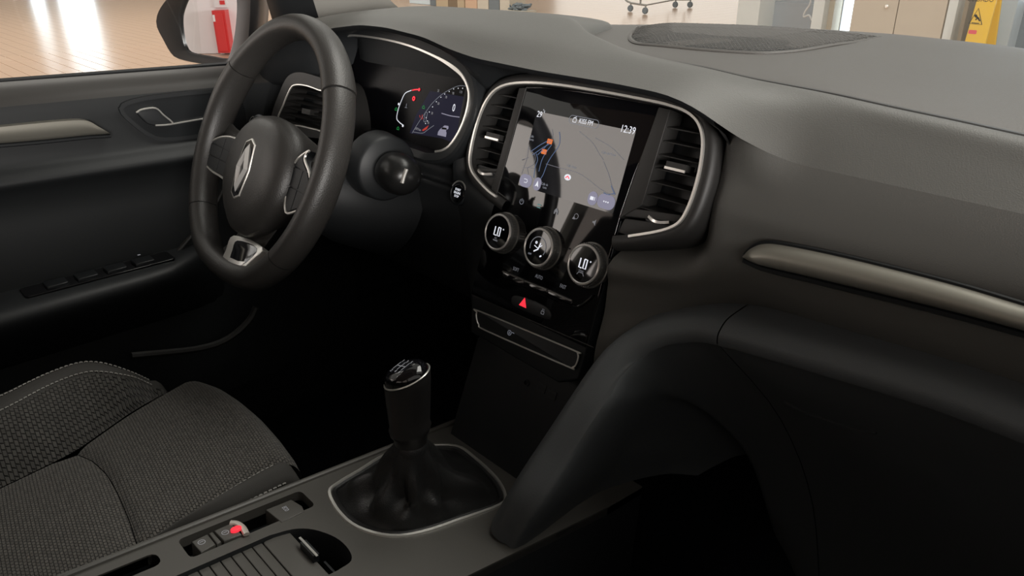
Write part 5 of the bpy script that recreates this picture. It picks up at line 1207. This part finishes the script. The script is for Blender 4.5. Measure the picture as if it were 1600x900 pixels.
# wheeled rack
rk = thing('wheeled_rack', 'grey tubular rack on castors standing on the bright floor ahead', 'rack', (-7.4, 10.0, -GZ))
r0 = 0.015; zr = -GZ+0.13
G = [atZ(985, 18, -GZ), atZ(1008, 22, -GZ), atZ(1055, 12, -GZ), atZ(1078, 12, -GZ)]
def up(p, z): return V3((p.x, p.y, z))
fr = MB(); fr.tube([up(G[0], zr), up(G[1], zr)], r0); fr.tube([up(G[2], zr), up(G[3], zr)], r0); fr.tube([up(G[1], zr), up(G[2], zr)], r0*0.7)
mid1 = G[0].lerp(G[1], 0.65); mid2 = G[2].lerp(G[3], 0.65)
fr.build('base_frame', M_tube, rk)
for a, b in ((G[0], mid1), (G[2], mid2)):
    MB().tube(catmull([up(a, zr), up(a, zr)+V3((-0.12, 0, 0.06)), up(a, zr)+V3((-0.14, 0, 0.30)), up(a, zr)+V3((-0.02, 0, 0.7))], 6), r0).build('curved_post', M_tube, rk)
    MB().tube([up(b, zr), up(b, zr+0.9)], r0).build('post', M_tube, rk)
for g_ in G:
    c_ = MB(); CP = Pl(up(g_, -GZ+0.05)+V3((0, -0.015, 0)), (1, 0, 0), (0, 0, 1)); c_.lathe(CP, 0, 0, [(0.045, -0.03), (0.05, -0.02), (0.05, 0.0), (0.045, 0.01)], 20); q_ = c_.build('castor', M_slate, rk)
    MB().tube([up(g_, -GZ+0.05), up(g_, zr)], 0.012).build('castor_fork', M_tube, q_)
# white machine and boards seen through the glass
tbt = parcel('machine_stand', 'white stand with a blue-grey machine behind the glass partition', 1186, 1216, 7.4, -0.38, 0.5, M_white, 'stand')
parcel('peach_board', 'wide peach board leaning behind the blue-grey table', 1216, 1271, 7.9, 0.4, 0.05, M_peach, 'board')
parcel('blue_grey_table', 'blue-grey covered table in front of the peach board', 1205, 1271, 7.3, -0.40, 0.5, cmat('blue_grey_cloth', (0.42, 0.46, 0.50)), 'table')
cbl = tag(MB().tube(catmull([atY(u, v, 7.2) for u, v in ((1268, -15), (1266, 5), (1258, 18), (1256, 26), (1264, 24), (1269, 32))], 6), 0.010, (0, 1, 0), seg=6).build('hanging_cable', M_white), 'white cable hanging in a loop before the peach board', 'cable')
def pillar(name, u0, u1, Y, m, dep, lab=None):
    xa, xb = px_x(u0, 10, Y), px_x(u1, 10, Y)
    return struct(MB().abox(xa, xb, Y, Y+dep, -GZ, 4.0).build(name, m))
pillar('wall_column', 1153, 1187, 7.0, M_colw, 0.3)
pillar('trim_1', 1271, 1288, 6.6, M_colw, 0.25); pillar('trim_2', 1289, 1304, 6.7, M_cream, 0.2)
wdw = px_x(1300, 10, 6.8), px_x(1342, 10, 6.8)
window('window_4', wdw[0], wdw[1], 6.86, 6.95, -GZ, 3.0, 'y', M_day)
cabinet('tall_cupboard', 'tall beige double-door cupboard with a small bright knob beyond the windscreen', 'cupboard', 1331, 1478, 6.2, 1.6, 0.5, M_beige, 20, 2, (1386, 10))
pillar('trim_3', 1482, 1496, 6.2, M_colw, 0.3); pillar('trim_4', 1497, 1513, 6.35, M_beige, 0.3)
pillar('wall_pier', 1549, 1589, 6.3, M_colb, 0.5)
window('window_5', px_x(1584, 30, 6.9), px_x(1700, 30, 6.9), 6.86, 6.95, -GZ, 3.0, 'y', M_day)
car2 = thing('parked_car', 'dark bonnet of a parked car showing at the far right edge', 'car', (px_x(1610, 30, 6.6), 6.6, -GZ))
# yellow wet floor sign
YS = 6.0
xa, xb = px_x(1513, 40, YS), px_x(1547, 40, YS)
ws_ = thing('wet_floor_sign', 'yellow folding caution sign with a slipping figure in a triangle', 'warning sign', ((xa+xb)/2, YS+0.1, -GZ))
FPp = Pl(((xa+xb)/2, YS, -0.45), (1, 0.0, 0), (0, 0.12, 1))
hw = (xb-xa)/2*0.88
MB().plate(FPp, [(-hw*1.25, -0.42), (hw*1.25, -0.42), (hw*0.98, 0.36), (hw*0.7, 0.40), (-hw*0.7, 0.40), (-hw*0.98, 0.36)], -0.02, 0.0, 0.006).build('front_panel', M_yel, ws_)
BP = Pl(((xa+xb)/2, YS+0.22, -0.45), (1, 0, 0), (0, -0.25, 1))
MB().plate(BP, [(-hw*1.25, -0.42), (hw*1.25, -0.42), (hw*0.98, 0.36), (-hw*0.98, 0.36)], -0.0, 0.02, 0.006).build('rear_panel', M_yel, ws_)
tri = FPp.ls([(1530, 11), (1512.5, 37), (1535, 39.5)], 0.002)
tri = FPp.ls([(1529, 13), (1514, 36.5), (1534, 38.5)], 0.002)
MB().stroke(FPp, tri, 0.007, 0.001, 0.001, True).build('triangle', M_ink, ws_)
mm = MB()
for pts in ([(1525, 24), (1528, 28), (1524, 31)], [(1528, 28), (1531, 33)], [(1524, 26), (1530, 29)]): mm.stroke(FPp, FPp.ls(pts, 0.002), 0.010, 0.001, 0.001)
mm.stroke(FPp, FPp.ls([(1518, 35.5), (1530, 36.5)], 0.002), 0.005, 0.001, 0.001)
hh_ = FPp.l(1524.5, 24.5, 0.002); mm.plate(FPp, circ(*hh_, 0.010, 10), 0.001, 0.002)
mm.build('slipping_figure', M_ink, ws_)
q_ = FPp.l(1532, -1, 0.002); text('sign_lettering', 'CUIDADO', FPp, q_[0], q_[1], 0.052, 0.001, M_ink, ws_, sx=0.75)
q_ = FPp.l(1519.5, 50, 0.002); MB().plate(FPp, rrect(q_[0]-0.028, q_[1]-0.014, q_[0]+0.028, q_[1]+0.014, 0.006, 2), 0.0, 0.0015).build('red_mark', cmat('red_print', (0.65, 0.10, 0.12)), ws_)
MB().grid([[V3((px_x(1592, 20, 6.5)+0.9*k/8, 6.5, z)) for z in (-GZ, -0.30-0.0*k, -0.22-0.03*k)] for k in range(9)]).build('bonnet', M_slate, car2)

# red hose cabinet on the rear wall, seen in the mirror
def mirror_hit(u, v, Y=-7.1):
    p = at(u, v, MP.n, MP.o); C = CAM-V3((0, 0, GZ)); d = (p-C).normalized(); r = d-MP.n*(2*d.dot(MP.n)); return p+r*((Y-p.y)/r.y)
hA = mirror_hit(336, 15); hB = mirror_hit(366, 80); print('MIRROR', hA, hB, mirror_hit(300, 85), mirror_hit(290, 0))
hx0, hx1 = sorted((hA.x, hB.x)); hz0, hz1 = sorted((hA.z, hB.z))
hc = thing('fire_hose_cabinet', 'red cabinet on the white wall, seen in the door mirror', 'cabinet', ((hx0+hx1)/2, -7.0, hz0))
M_redp = cmat('red_enamel', (0.62, 0.035, 0.035), 0.35)
MB().abox(hx0, hx1, -7.1, -6.96, hz0, hz1).build('case', M_redp, hc)
MB().abox(hx0+0.02, hx1-0.02, -6.96, -6.945, hz0+0.02, hz1-0.02).build('door', M_redp, hc)
MB().abox(hx0+0.06*(hx1-hx0), hx0+0.22*(hx1-hx0), -6.945, -6.940, hz1-0.25*(hz1-hz0), hz1-0.04).build('label_plate', M_white, hc)
sg = thing('fire_notice', 'white and red notice above the red cabinet', 'sign', ((hx0+hx1)/2, -7.06, hz1+0.05))
MB().abox(hx0, hx1, -7.1, -7.08, hz1+0.02, hz1+0.45).build('board', M_white, sg)
for k in range(4): MB().abox(hx0+0.45*(hx1-hx0), hx1-0.15*(hx1-hx0), -7.08, -7.075, hz1+0.05+0.07*k, hz1+0.09+0.07*k).build('red_stripe', M_redp, sg)
tag(MB().tube([V3((hx0+0.12*(hx1-hx0), -7.05, hz0)), V3((hx0+0.12*(hx1-hx0), -7.05, -GZ))], 0.02, (0, 1, 0)).build('white_pipe', M_white), 'white pipe running down the wall under the red cabinet', 'pipe')
